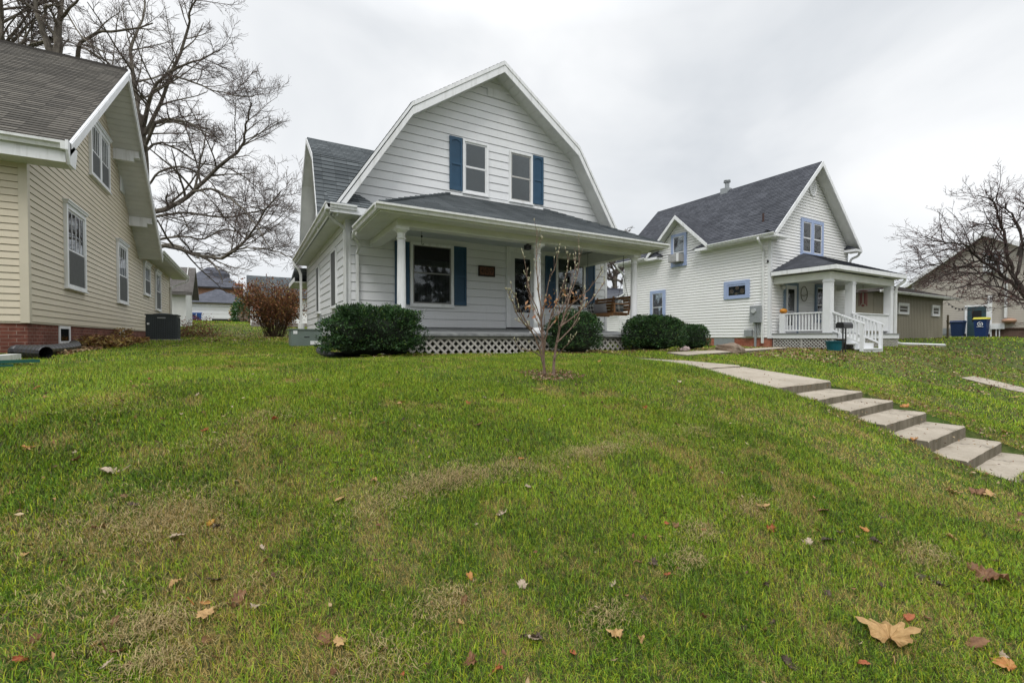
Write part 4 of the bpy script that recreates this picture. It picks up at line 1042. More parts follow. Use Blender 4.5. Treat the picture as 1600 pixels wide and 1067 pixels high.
barge(TH,tp,42.76,42.82,mkA,-.03,.26,TRIM)
for q in ((-10.80,-10.58,.1,2.9,.0,.06),(-14.9,-14.75,.2,4.05,.0,.05)):
    m=M(); m.fbox(gt,*q); obj('corner_board',m,TRIM,TH)
window(TH,FA(43.3-.02),-11.05,-10.08,4.35,5.85,cas=.12,back=SCREEN,upper=BLINDG,sashw=.04)
WA2=thing('window_air_conditioner','small air conditioner in the attic window of the taupe house','air conditioner',(43.1,10.6,4.4)); m=M(); m.box(42.95,43.22,10.3,10.88,4.42,4.85); obj('casing',m,METG,WA2)
m=M(); m.box(42.93,42.949,10.34,10.84,4.46,4.8); obj('grille',m,TRIM,WA2)
m=M(); 
for q in ((-11.93,-11.80,.1,2.28),(-10.85,-10.81,.1,2.28),(-11.80,-10.85,2.17,2.29)): m.fbox(gt,*q,-.02,.06)
obj('door_casing',m,TRIM,TH)
m=M(); m.fbox(gt,-11.80,-10.85,.15,2.17,.0,.045); D=obj('side_door',m,simple('teal_door',(.035,.07,.085),.5,.1),TH)
m=M(); m.fbox(gt,-11.55,-11.08,1.15,1.9,.046,.06); obj('pane',m,DARK,D)
m=M(); m.fbox(gt,-14.6,-12.6,.28,.72,.0,.05); obj('vent_panel',m,METG,TH); 
downspout(TH,[(43.2,9.92,4.2),(43.2,9.92,1.35)],.09); 
m=M(); m.lathe((43.15,9.75,.95),[(.05,0),(.12,.04),(.30,.10),(.36,.2),(.30,.3),(.1,.36)],12); obj('hose_reel',m,simple('terracotta',(.40,.24,.16),.7),TH)
m=M(); m.box(43.1,43.3,9.95,10.6,.62,.98); m.tube([(43.2,10.2,0),(43.2,10.2,.62)],.03,6); m.tube([(43.2,10.35,0),(43.2,10.35,.62)],.03,6); obj('utility_box',m,TRIM,TH)
# carts
NAVY=simple('navy_plastic',(.012,.03,.085),.45,.15,5); YEL=simple('yellow_lid',(.55,.50,.05),.5,.1,5)
def cart(label,a,b,z,mat,lid,emblem,lw=.31,ht=1.05,rz=0):
    t=thing('wheelie_bin',label,'bin',(a,b,z),'wheeled bins')
    m=M(); w=lw
    pts=lambda h,k:[(a-w*k,b-w*k,z+h),(a+w*k,b-w*k,z+h),(a+w*k,b+w*k,z+h),(a-w*k,b+w*k,z+h)]
    lo,mi_,hi=pts(.04,.8),pts(ht*.8,.97),pts(ht*.9,1.04)
    for P,Q in ((lo,mi_),(mi_,hi)):
        for i in range(4): m.face([P[i],P[(i+1)%4],Q[(i+1)%4],Q[i]])
    m.face(hi); m.face(lo[::-1]); obj('body',m,mat,t)
    m=M(); m.prism([(a-w*1.12,b-w*1.1,z+ht*.9+.005),(a-w*1.12,b+w*1.1,z+ht*.9+.005),(a-w*.9,b+w*.95,z+ht),(a-w*.9,b-w*.95,z+ht)],(w*2.2,0,0)); obj('lid',m,lid,t)
    for s_ in (-1,1):
        m=M(); m.tube([(a+w*.7,b+s_*w*.95-.02,z+.11),(a+w*.7,b+s_*w*.95+.02,z+.11)],.11,12); obj('wheel',m,BLK,t)
    if emblem:
        m=M(); cz=z+ht*.66; x=a-w*1.02; n=18
        for i in range(n):
            if i%6==5: continue
            th=2*math.pi*i/n; th2=2*math.pi*(i+1)/n
            m.prism([(x,b+r*math.cos(q),cz+r*math.sin(q)) for r,q in ((.10,th),(.14,th),(.14,th2),(.10,th2))],(.03,0,0))
        m.box(x,x+.03,b-.035,b+.035,cz-.04,cz+.04); m.box(x,x+.03,b-.16,b+.16,cz-.19,cz-.165)
        obj('emblem',m,TRIM,t)
    return t
ca=42.55
p=onA(1497,505,ca); q=onA(1497,526,ca); zc=gz(ca,p[1]); cart('dark navy wheeled bin with matching lid beside the taupe house wall',ca,p[1],zc,NAVY,NAVY,False,lw=.33,ht=1.12)
p=onA(1534,500,41.8); cart('blue wheeled bin with a yellow lid and white emblem in front of the teal door',41.8,p[1],gz(41.8,p[1]),simple('royal_plastic',(.012,.035,.13),.45,.15,5),YEL,True,lw=.32,ht=1.30)
# string lights
SL=thing('string_lights','string of small bulbs drooping between the tan shed and the teal door','string lights',(40,13,2))
q0=at(1480,472,30); q1=at(1512,479,30); pts=[Vector(q0).lerp(Vector(q1),i/12)+Vector((0,0,-.25*math.sin(math.pi*i/12))) for i in range(13)]
m=M(); m.tube(pts,.012,4); obj('cable',m,BLK,SL)
m=M()
for p in pts[1::2]: m.lathe((p[0],p[1],p[2]-.12),[(.01,0),(.05,.03),(.04,.09),(.01,.11)],6)
tag(obj('bulb',m,BLK,SL),kind='stuff')
SKM=simple('weathered_stake',(.10,.08,.05),.9)
p=at(1463,530,27); m=M(); m.tube([(p[0],p[1]-.5,gz(p[0],p[1])),(p[0],p[1]-.5,1.35)],.05,6); m.tube([(p[0]-.15,p[1]-.5,1.0),(p[0]+.25,p[1]-.5,.85)],.04,5)
tag(obj('stake',m,SKM,None,loc=(p[0],p[1]-.5,0)),'thin wooden stake with a short crosspiece by the end of the tan shed','stake')
# small pathway lamp on lawn right
p=at(1592,530,30); m=M(); m.tube([(p[0],p[1],gz(p[0],p[1])),(p[0],p[1],.28)],.03,6); m.lathe((p[0],p[1],.2),[(.03,0),(.12,.04),(.12,.12),(.02,.18)],10)
tag(obj('garden_lamp',m,TRIM,None,loc=(p[0],p[1],0)),'small white garden lamp near the brick base at the right edge','garden lamp')

# =================================================================== LEFT BACKGROUND
BH=thing('brick_house','large brick house with a slate hip roof far behind the lawn','house',(-5,90,2.4))
m=M(); m.box(-8.6,-1.4,88,95,2.4,8.2); obj('wall',m,bricks('salmon_brick',(.42,.20,.13),(.50,.27,.19),(.5,.4,.34)),BH)
def hip(name,par,a0,a1,b0,b1,z0,z1,ins,mat):
    m=M(); cb=(b0+b1)/2; p=[(a0,b0,z0),(a1,b0,z0),(a1,b1,z0),(a0,b1,z0),(a0+ins,cb,z1),(a1-ins,cb,z1)]
    for f in ((0,1,5,4),(1,2,5),(2,3,4,5),(3,0,4)): m.face([p[i] for i in f])
    m.face([p[3],p[2],p[1],p[0]]); return obj(name,m,mat,par)
hip('roof',BH,-9.6,-.5,87,97,8.2,11.9,4.0,SH_F)
m=M(); m.box(-9.6,-.5,86.95,87.0,7.95,8.2); obj('gutter',m,BLK,BH)
m=M(); m.lathe((-3.7,90.5,9.2),[(1.3,0),(1.3,1.5),(.6,2.1),(.05,2.3)],16); obj('turret',m,SH_F,BH)
c=onB(373,445,87.5); m=M(); m.box(c[0]-.45,c[0]+.6,87.6,88.6,2.4,c[2]); m.box(c[0]-.55,c[0]+.7,87.5,88.7,c[2],c[2]+.2); obj('chimney',m,BRK2,BH)
window(BH,FB(88),-2.95,-1.65,5.75,7.4,cas=.15,back=SCREEN)
GR=thing('garage_wing','wide white double garage with a slate hip roof in front of the brick house','garage',(-4.4,75,2.4))
m=M(); m.box(-7.4,-.4,75.6,82,2.2,5.0); obj('wall',m,simple('pale_stucco',(.62,.58,.50),.8),GR)
m=M(); m.box(-1.1,-.35,75.4,75.6,2.2,4.9); m.box(-.38,.9,75.5,80,2.2,4.9); obj('brick_pier',m,STONE,GR)
hip('roof',GR,-8.0,.9,74.9,83,4.9,7.1,4.2,SH_F)
m=M(); 
for i in range(4): m.box(-6.9,-1.4,75.5,75.59,2.3+i*.53,2.3+i*.53+.5)
G=obj('garage_door',m,simple('garage_white',(.78,.79,.80),.5,.03),GR)
m=M(); m.box(-7.1,-6.91,75.4,75.59,2.3,4.6); m.box(-1.39,-1.2,75.4,75.59,2.3,4.6); m.box(-6.9,-1.4,75.4,75.59,4.42,4.6); obj('door_casing',m,TRIM,GR)
for px in (302.3,311.3):
    p=onB(px,500,74.5); cart('royal blue bin in front of the distant white garage door, '+('left of the pair' if px<305 else 'right of the pair'),p[0],74.5,gz(p[0],74.5),simple('royal_blue',(.02,.07,.24),.5),simple('royal_blue_lid',(.02,.07,.24),.5),False,lw=.27,ht=1.15)
m=M(); p=onB(331,500,72); q=onB(375,500,72); m.box(p[0],q[0],72,72.3,gz(p[0],72)-.1,gz(p[0],72)+.42); tag(obj('retaining_wall',m,simple('dark_timber',(.03,.028,.025),.9,.3),None,loc=(p[0],72,2.2)),'low dark timber retaining wall before the distant garage','wall')
WS=thing('white_shed','small white outbuilding with a dark gable eave just past the cream house','shed',(-5.5,45,1))
a0=onB(262,450,45)[0]; a1=onB(297,450,45)[0]
z0=gz(a1,45)-.2; ze=onB(290,452,45)[2]; 
m=M(); m.box(a0-3,a1-.3,45,50,z0,ze); m.prism([(a1-.3,45,ze),(a1-.3,50,ze),(a1-.3,47.5,ze+2.2)],(-.05,0,0)); obj('wall',m,simple('white_plaster',(.66,.66,.64),.8,.1),WS)
m=M(); T=Vector((0,2.5,2.0)).normalized(); m.lap(frame((a0-3,44.6,ze-.25),(1,0,0),T),[(0,0),(a1-a0+3.2,0),(a1-a0+3.2,3.7),(0,3.7)],.14,.01,gap=.012); m.prism([(a0-3,44.6,ze-.3),(a0-3,47.5,ze+2.05),(a0-3,50.4,ze-.3),(a0-3,50.4,ze-.5),(a0-3,47.5,ze+1.8),(a0-3,44.6,ze-.5)],(a1-a0+3.2,0,0)); obj('roof',m,SH_T,WS)
m=M(); m.box(a1-2.4,a1-2.1,44.9,44.99,z0+1.9,ze-.3); obj('post',m,simple('brown_post',(.09,.04,.03),.8),WS)
WG=thing('white_garage','long white garage with a grey roof behind the brown leafless bush','garage',(2.5,48,1.5))
m=M(); m.box(.3,9,48.5,54,1.2,3.95); obj('wall',m,W_SID2,WG)
m=M(); m.box(.35,9,48.4,48.5,1.1,1.45); obj('foundation',m,simple('garage_foundation',(.25,.22,.2),.9),WG)
m=M(); T=Vector((0,3.2,2.3)).normalized(); m.lap(frame((-.0,48.0,3.8),(1,0,0),T),[(0,0),(9.4,0),(9.4,3.9),(0,3.9)],.14,.01,off=.01,gap=.012); m.prism([(0,48,3.79),(0,51.2,6.08),(0,54.4,3.79)],(9.4,0,0)); obj('roof',m,SH_G,WG)
BN=thing('distant_house','distant house with a dark shingle roof seen beyond the porch swing','house',(24,45,0))
p0=onB(944,462,40); p1=onB(985,462,40); zt=onB(960,446,40)[2]; zb=onB(960,463,40)[2]
m=M(); m.box(p0[0]-1,p1[0]+6,40.5,46,-.2,zb+.05); m.box(p0[0]+.4,p1[0]+5,42.4,44,zb,zt-.15); obj('wall',m,simple('cream_wall',(.55,.50,.42),.7),BN)
m=M(); T=Vector((0,2.5,1.2)).normalized(); m.lap(frame((p0[0]-1.3,40,zb),(1,0,0),T),[(0,0),(9.3,0),(9.3,2.6),(0,2.6)],.14,.01,gap=.012); m.box(p0[0]-1.3,p1[0]+6.3,42.2,45,zt-.15,zt); obj('roof',m,SH_F,BN)
gutter(BN,(p0[0]-1.3,40,zb+.0),(p1[0]+6.3,40,zb+.0),(0,-1,0),.2,.15)
# neighbours across the back left
# dark evergreen shrub by the far garage
#PLANTS_BELOW

# =================================================================== GROUND
def vnoise(x,y,seed=0):
    x=np.asarray(x,float); y=np.asarray(y,float)
    xi=np.floor(x).astype(np.int64); yi=np.floor(y).astype(np.int64); fx=x-xi; fy=y-yi
    def h(a,b):
        n=(a*374761393+b*668265263+seed*1274126177)&0x7fffffff
        n=(n^(n>>13))*1274126177&0x7fffffff
        return ((n^(n>>16))&0xffff)/65535.0
    u=fx*fx*(3-2*fx); v=fy*fy*(3-2*fy)
    return (h(xi,yi)*(1-u)+h(xi+1,yi)*u)*(1-v)+(h(xi,yi+1)*(1-u)+h(xi+1,yi+1)*u)*v
def fbm(x,y,seed=0,o=3):
    s=0;a=.5;t=0
    for i in range(o): s=s+a*vnoise(x*2**i,y*2**i,seed+i*7); t+=a; a*=.5
    return s/t
def axis(lo,hi,c0,c1,fine,grow):
    v=list(np.arange(c0,c1,fine)); d=fine; x=c1
    while x<hi: v.append(x); d*=grow; x+=d
    v.append(hi); d=fine; x=c0-fine
    while x>lo: v.insert(0,x); d*=grow; x-=d
    v.insert(0,lo); return np.array(v)
ax=axis(-400,700,-7,14,.12,1.12); ay=axis(-60,900,-.6,10,.12,1.10)
GX,GY=np.meshgrid(ax,ay)
GZm=gz_arr(GX,GY)-.006
# the ground dips under the walk and steps
WALK_A0,WALK_A1=5.63,6.85
inw=(GX>WALK_A0+.02)&(GX<WALK_A1-.03)&(GY>.9)&(GY<8.4)
GZm=np.where(inw,GZm-.16,GZm)
nx,ny=len(ax),len(ay)
me=bpy.data.meshes.new('lawn')
V=np.stack([GX,GY,GZm+ZO],-1).reshape(-1,3).astype(np.float32)
ii=np.arange(nx*ny).reshape(ny,nx)
Fq=np.stack([ii[:-1,:-1],ii[:-1,1:],ii[1:,1:],ii[1:,:-1]],-1).reshape(-1,4)
def npmesh(name,V,F,mat,col=None,k=None,mi=None):
    me=bpy.data.meshes.new(name); k=F.shape[1]
    me.vertices.add(len(V)); me.vertices.foreach_set('co',np.ascontiguousarray(V,dtype=np.float32).ravel())
    me.loops.add(F.size); me.loops.foreach_set('vertex_index',np.ascontiguousarray(F,dtype=np.int32).ravel())
    me.polygons.add(len(F)); me.polygons.foreach_set('loop_start',np.arange(0,F.size,k,dtype=np.int32))
    me.update(calc_edges=True)
    for m_ in (mat if isinstance(mat,(list,tuple)) else [mat]): me.materials.append(m_)
    if col is not None:
        ca=me.color_attributes.new('Col','FLOAT_COLOR','POINT'); c=np.ones((len(V),4),np.float32); c[:,:3]=col; ca.data.foreach_set('color',c.ravel())
    return me
T=NT('turf_soil'); n1=noise(T,1.3,5,.6); n2=noise(T,18,5,.7); n3=noise(T,.35,3,.5)
c=mixc(T,ramp(T,n2,[(.35,0.0),(.65,1.0)]),(.035,.05,.014),(.12,.115,.045))
c=mixc(T,ramp(T,n1,[(.4,0.0),(.62,.75)]),c,(.055,.105,.02))
c=mixc(T,ramp(T,n3,[(.5,0.0),(.7,.5)]),c,(.17,.14,.07))
pbsdf(T,c,.95,bump(T,n2,.6,.03),0,.1)
me=npmesh('lawn',V,Fq,T.m); me.polygons.foreach_set('use_smooth',[True]*len(me.polygons))
lawn=bpy.data.objects.new('lawn',me); COL.objects.link(lawn); lawn['kind']='structure'

# concrete
def concrete(name,c,dark,stain=(.20,.16,.11)):
    T=NT(name); a=noise(T,2.2,6,.65); b=noise(T,45,4,.7); d=noise(T,6,5,.7); sp=noise(T,140,2,.6)
    col=mixc(T,ramp(T,a,[(.3,0.0),(.7,1.0)]),dark,c)
    col=mixc(T,ramp(T,b,[(.35,.35),(.6,0.0)]),col,tuple(x*.75 for x in dark))
    col=mixc(T,ramp(T,d,[(.54,0.0),(.72,.6)]),col,stain)
    col=mixc(T,ramp(T,sp,[(.58,0.0),(.72,.35)]),col,tuple(min(1,x*1.3) for x in c))
    vo=T.n('ShaderNodeTexVoronoi'); vo.feature='DISTANCE_TO_EDGE'; setin(vo,'Scale',.55); wv=noise(T,2.5,4,.7,out=1); T.l(wv,vo.inputs['Vector'])
    tcc=T.n('ShaderNodeTexCoord'); ad=T.n('ShaderNodeVectorMath'); ad.operation='MULTIPLY_ADD'; T.l(wv,ad.inputs[0]); ad.inputs[1].default_value=(.35,.35,.35); T.l(tcc.outputs['Object'],ad.inputs[2]); T.l(ad.outputs[0],vo.inputs['Vector'])
    col=mixc(T,ramp(T,vo.outputs['Distance'],[(.0,.6),(.007,0.0)]),col,(.09,.075,.055))
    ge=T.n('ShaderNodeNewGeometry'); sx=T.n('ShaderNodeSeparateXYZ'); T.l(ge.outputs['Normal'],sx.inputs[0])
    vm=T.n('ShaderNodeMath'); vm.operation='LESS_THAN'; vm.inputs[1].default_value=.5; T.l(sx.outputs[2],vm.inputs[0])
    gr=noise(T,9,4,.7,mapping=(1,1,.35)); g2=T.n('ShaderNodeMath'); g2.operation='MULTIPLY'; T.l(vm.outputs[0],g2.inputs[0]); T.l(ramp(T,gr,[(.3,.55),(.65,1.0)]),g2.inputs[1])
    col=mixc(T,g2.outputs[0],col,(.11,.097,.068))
    pbsdf(T,col,.9,bump(T,b,.5,.006),0,.2); return T.m
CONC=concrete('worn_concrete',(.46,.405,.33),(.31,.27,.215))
def slab(poly_lo, zs, th, name, seed, bev=.018, sub=10):
    """poly_lo: (a0,a1,b0,b1); zs: z at corners (a0b0,a1b0,a1b1,a0b1)"""
    a0,a1,b0,b1=poly_lo; m=M(); r=random.Random(seed)
    us=[0,bev/(a1-a0)]+[i/sub for i in range(1,sub)]+[1-bev/(a1-a0),1]; vs=[0,bev/(b1-b0)]+[i/4 for i in range(1,4)]+[1-bev/(b1-b0),1]
    n=len(us); k=len(vs)
    for j,v in enumerate(vs):
        for i,u in enumerate(us):
            z=(zs[0]*(1-u)+zs[1]*u)*(1-v)+(zs[3]*(1-u)+zs[2]*u)*v
            e=(i in(0,n-1))+(j in(0,k-1)); z-= e*bev*.8
            jx=.006*mnoise.noise(Vector((u*9+seed,v*7,seed))); z+=.004*mnoise.noise(Vector((u*6,v*5+seed,seed)))
            aa=a0+(a1-a0)*u+(jx if i in(0,n-1) else 0); bb=b0+(b1-b0)*v+(.010*mnoise.noise(Vector((u*8,seed*3.1,v))) if j in (0,k-1) else 0)
            m.v.append((aa,bb,z))
    for j in range(k-1):
        for i in range(n-1): m.f.append((j*n+i,j*n+i+1,(j+1)*n+i+1,(j+1)*n+i)); m.mi.append(0)
    ring=[(0,i) for i in range(n)]+[(j,n-1) for j in range(1,k)]+[(k-1,i) for i in range(n-2,-1,-1)]+[(j,0) for j in range(k-2,0,-1)]
    top=[j*n+i for j,i in ring]; base=len(m.v)
    for q in top: x,y,z=m.v[q]; m.v.append((x,y,z-th))
    L=len(top)
    for i in range(L):
        i2=(i+1)%L; m.f.append((top[i2],top[i],base+i,base+i2)); m.mi.append(0)
    return m
# walk slabs (setting)
zW=[(3.22,4.50,-.58,-.452),(4.53,5.72,-.435,-.396),(5.75,6.9,-.405,-.395),(6.93,8.5,-.39,-.38)]
m=M()
for i,(b0,b1,z0,z1) in enumerate(zW):
    q=slab((WALK_A0-.02+.02*i,WALK_A1+.02-.02*i,b0,b1),(z0-.01,z0+.005,z1,z1-.01),.14,'w',i+3); o=len(m.v); m.v+=q.v; m.f+=[tuple(x+o for x in f) for f in q.f]; m.mi+=q.mi
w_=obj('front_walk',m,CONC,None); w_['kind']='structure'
# pavement by the street and the neighbour's walk
m=M(); 
for i in range(-12,24):
    a=i*1.5; m.box(a+.006,a+1.494,-1.35,.02,gz(a+.7,-.6)-.10,gz(a+.7,-.6)+.025)
w_=obj('sidewalk',m,CONC,None); w_['kind']='structure'
m=M()
bs=[2.2,3.2,4.2,5.3]
for i in range(3):
    b0,b1=bs[i]+.006,bs[i+1]-.006; z0,z1=gz(19.6,b0)+.03,gz(19.6,b1)+.03
    m.prism([(19.0,b0,z0),(20.2,b0,z0),(20.2,b1,z1),(19.0,b1,z1)],(0,0,-.1))
w_=obj('side_walk_path',m,CONC,None); w_['kind']='structure'; w_.name='neighbour_walk'
# short cross path and flagstones by the boulder
m=M(); q=[(8.0,6.5),(17.5,9.6),(17.4,10.0),(7.9,6.95)]; 
m.prism([(a,b,gz(a,b)+.035) for a,b in q],(0,0,-.1)); w_=obj('side_path',m,CONC,None); w_['kind']='structure'
# street
m=M(); m.box(-300,500,-12,-2.6,-1.75,-1.72); 
T=NT('asphalt'); a_n=noise(T,80,4,.7); pbsdf(T,mixc(T,a_n,(.035,.035,.036),(.07,.07,.07)),.9,bump(T,a_n,.4,.005)); 
st=obj('road',m,T.m,None); st['kind']='structure'
m=M(); m.box(-300,500,-2.6,-2.45,-1.9,-1.56); st=obj('kerb',m,CONC,None); st['kind']='structure'

# steps : five cast blocks, nosing line measured on the left and right
SB=[(2.77,-.685),(2.45,-.768),(2.125,-.865),(1.79,-.97),(1.515,-1.095),(1.20,-1.20)]
order=['uppermost','second from the top','middle','fourth from the top','second from the bottom','lowest']
desc=['gritty','leaf-edged','plain','stained','leaf-strewn','broad']
for i,(b,z) in enumerate(SB):
    bb=b+.42; w=1.20
    q=slab((WALK_A0+(.0,.01,-.01,.01,.0,-.03)[i],WALK_A1-.02+(.0,.02,-.01,.0,.03,.1)[i],b,bb),(z-.006,z+.010,z+.004,z-.010),.21,'s',20+i,bev=.013)
    # slight skew of the block
    sk=.07/1.2; q.v=[(x,y+(x-WALK_A0)*sk,zz) for x,y,zz in q.v]
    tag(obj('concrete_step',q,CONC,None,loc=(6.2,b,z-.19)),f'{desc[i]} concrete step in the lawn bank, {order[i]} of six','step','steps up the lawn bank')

# boulder and small stone
def rock(name,label,c,s,seed,mat):
    m=M(); n=22; k=12
    for j in range(k+1):
        ph=math.pi*j/k
        for i in range(n):
            th=2*math.pi*i/n; d=Vector((math.sin(ph)*math.cos(th),math.sin(ph)*math.sin(th),math.cos(ph)))
            r=1+.35*mnoise.noise(d*1.3+Vector((seed,0,0)))+.12*mnoise.noise(d*3.5+Vector((0,seed,0)))
            z=min(d.z*r*s[2],s[2]*.72+.05*mnoise.noise(d*2)); m.v.append((c[0]+d.x*r*s[0],c[1]+d.y*r*s[1],c[2]+z))
    for j in range(k):
        for i in range(n):
            a=j*n+i; b=j*n+(i+1)%n; m.f.append((a,a+n,b+n,b)); m.mi.append(0)
    return tag(obj(name,m,mat,None,loc=c),label,'boulder')
RK=NT('sandstone'); a_=noise(RK,3,6,.7); b_=noise(RK,25,4,.7); pbsdf(RK,mixc(RK,ramp(RK,b_,[(.4,0.0),(.6,.5)]),mixc(RK,ramp(RK,a_,[(.35,0.0),(.65,1.0)]),(.13,.08,.055),(.34,.27,.20)),(.09,.07,.05)),.85,bump(RK,a_,.8,.05)); RK=RK.m
p=gpix(1143,551); rock('boulder','tan brown boulder lying on the lawn before the white house brick base',(p[0]+.1,p[1]+.1,gz(*p)+.07),(.38,.30,.23),3,RK)
p=gpix(1070,549); rock('stone','small pinkish stone between the two clipped yews at the path',(p[0],p[1],gz(*p)+.05),(.13,.1,.09),8,simple('pink_stone',(.34,.26,.25),.8,.3,9,.4))

# left: drain pipes
cor=M(); pts=smooth_path([(*onA(22,556,-2.75)[:2],-.20),(-2.72,8.45,-.20),(-2.82,8.75,-.17),(-3.0,10.4,-.15),(-3.05,11.3,-.14),(-3.25,12.6,-.12),(-3.4,12.9,-.05)],8)
p1=onA(22,560,-2.7)
rad=[.085+.008*math.sin(i*1.9) for i in range(len(pts))]
a=gpix(30,560); b_=gpix(100,549)
P0=[(a[0]+.35,a[1]-.25),(a[0]+.02,a[1]+.05),(a[0]-.10,a[1]+.35),(-2.95,(a[1]+b_[1])/2+.2),(-2.98,b_[1]-.1),(-3.1,b_[1]+.45)]
pts=smooth_path([(x,y,gz(x,y)+.10) for x,y in P0],14)
cor.tube(pts,[.088+(.007 if i%2 else 0) for i in range(len(pts))],12,cap=False)
tag(obj('drain_pipe',cor,BLK,None,loc=(a[0],a[1],gz(*a)),smooth=False),'black corrugated drain pipe curving along the red brick base','drain pipe')
def trough(name,label,px0,py0,px1,py1,w,h,mat):
    a=gpix(px0,py0); b=gpix(px1,py1); a=Vector((a[0],a[1],gz(*a)+.03)); b=Vector((b[0],b[1],gz(*b)+.03)); d=(b-a).normalized(); s_=d.cross(Vector((0,0,1))).normalized()
    a=a-d*1.2; L=(b-a).length; f=frame(a,d,d.cross(s_)*-1 if (d.cross(s_)).z<0 else d.cross(s_)); m=M()
    m.fbox(f,0,L,0,.012,-w/2,w/2); m.fbox(f,0,L,.012,h,-w/2,-w/2+.012); m.fbox(f,0,L,.012,h,w/2-.012,w/2)
    if name=='downspout_extension': m.fbox(f,0,L,h,h+.01,-w/2,w/2)
    return tag(obj(name,m,mat,None,loc=tuple(a)),label,'drain')
trough('downspout_extension','white downspout end lying on the grass by the black pipe at the left edge',-12,571,24,566,.11,.07,GUT)
trough('drain_trough','green plastic drain trough on the grass in front of the black pipe',-12,578,12,577,.10,.025,simple('green_trough',(.03,.14,.11),.5)) 
trough('drain_trough','short green plastic splash trough beside the mouth of the black pipe',30,571,58,570,.12,.035,simple('green_trough_b',(.02,.12,.095),.5))
# corrugated edging around first yew
P0=[gpix(560,557),gpix(530,559),gpix(508,557),gpix(498,551),gpix(503,545),gpix(520,543)]
pts=smooth_path([(x,y,gz(x,y)+.045) for x,y in P0],8); m=M(); m.tube(pts,[.05+(.005 if i%2 else 0) for i in range(len(pts))],8)
tag(obj('lawn_edging',m,simple('dark_rubber',(.03,.032,.036),.5),None,loc=tuple(pts[0])),'black corrugated edging tube curled around the foot of the long yew','edging')

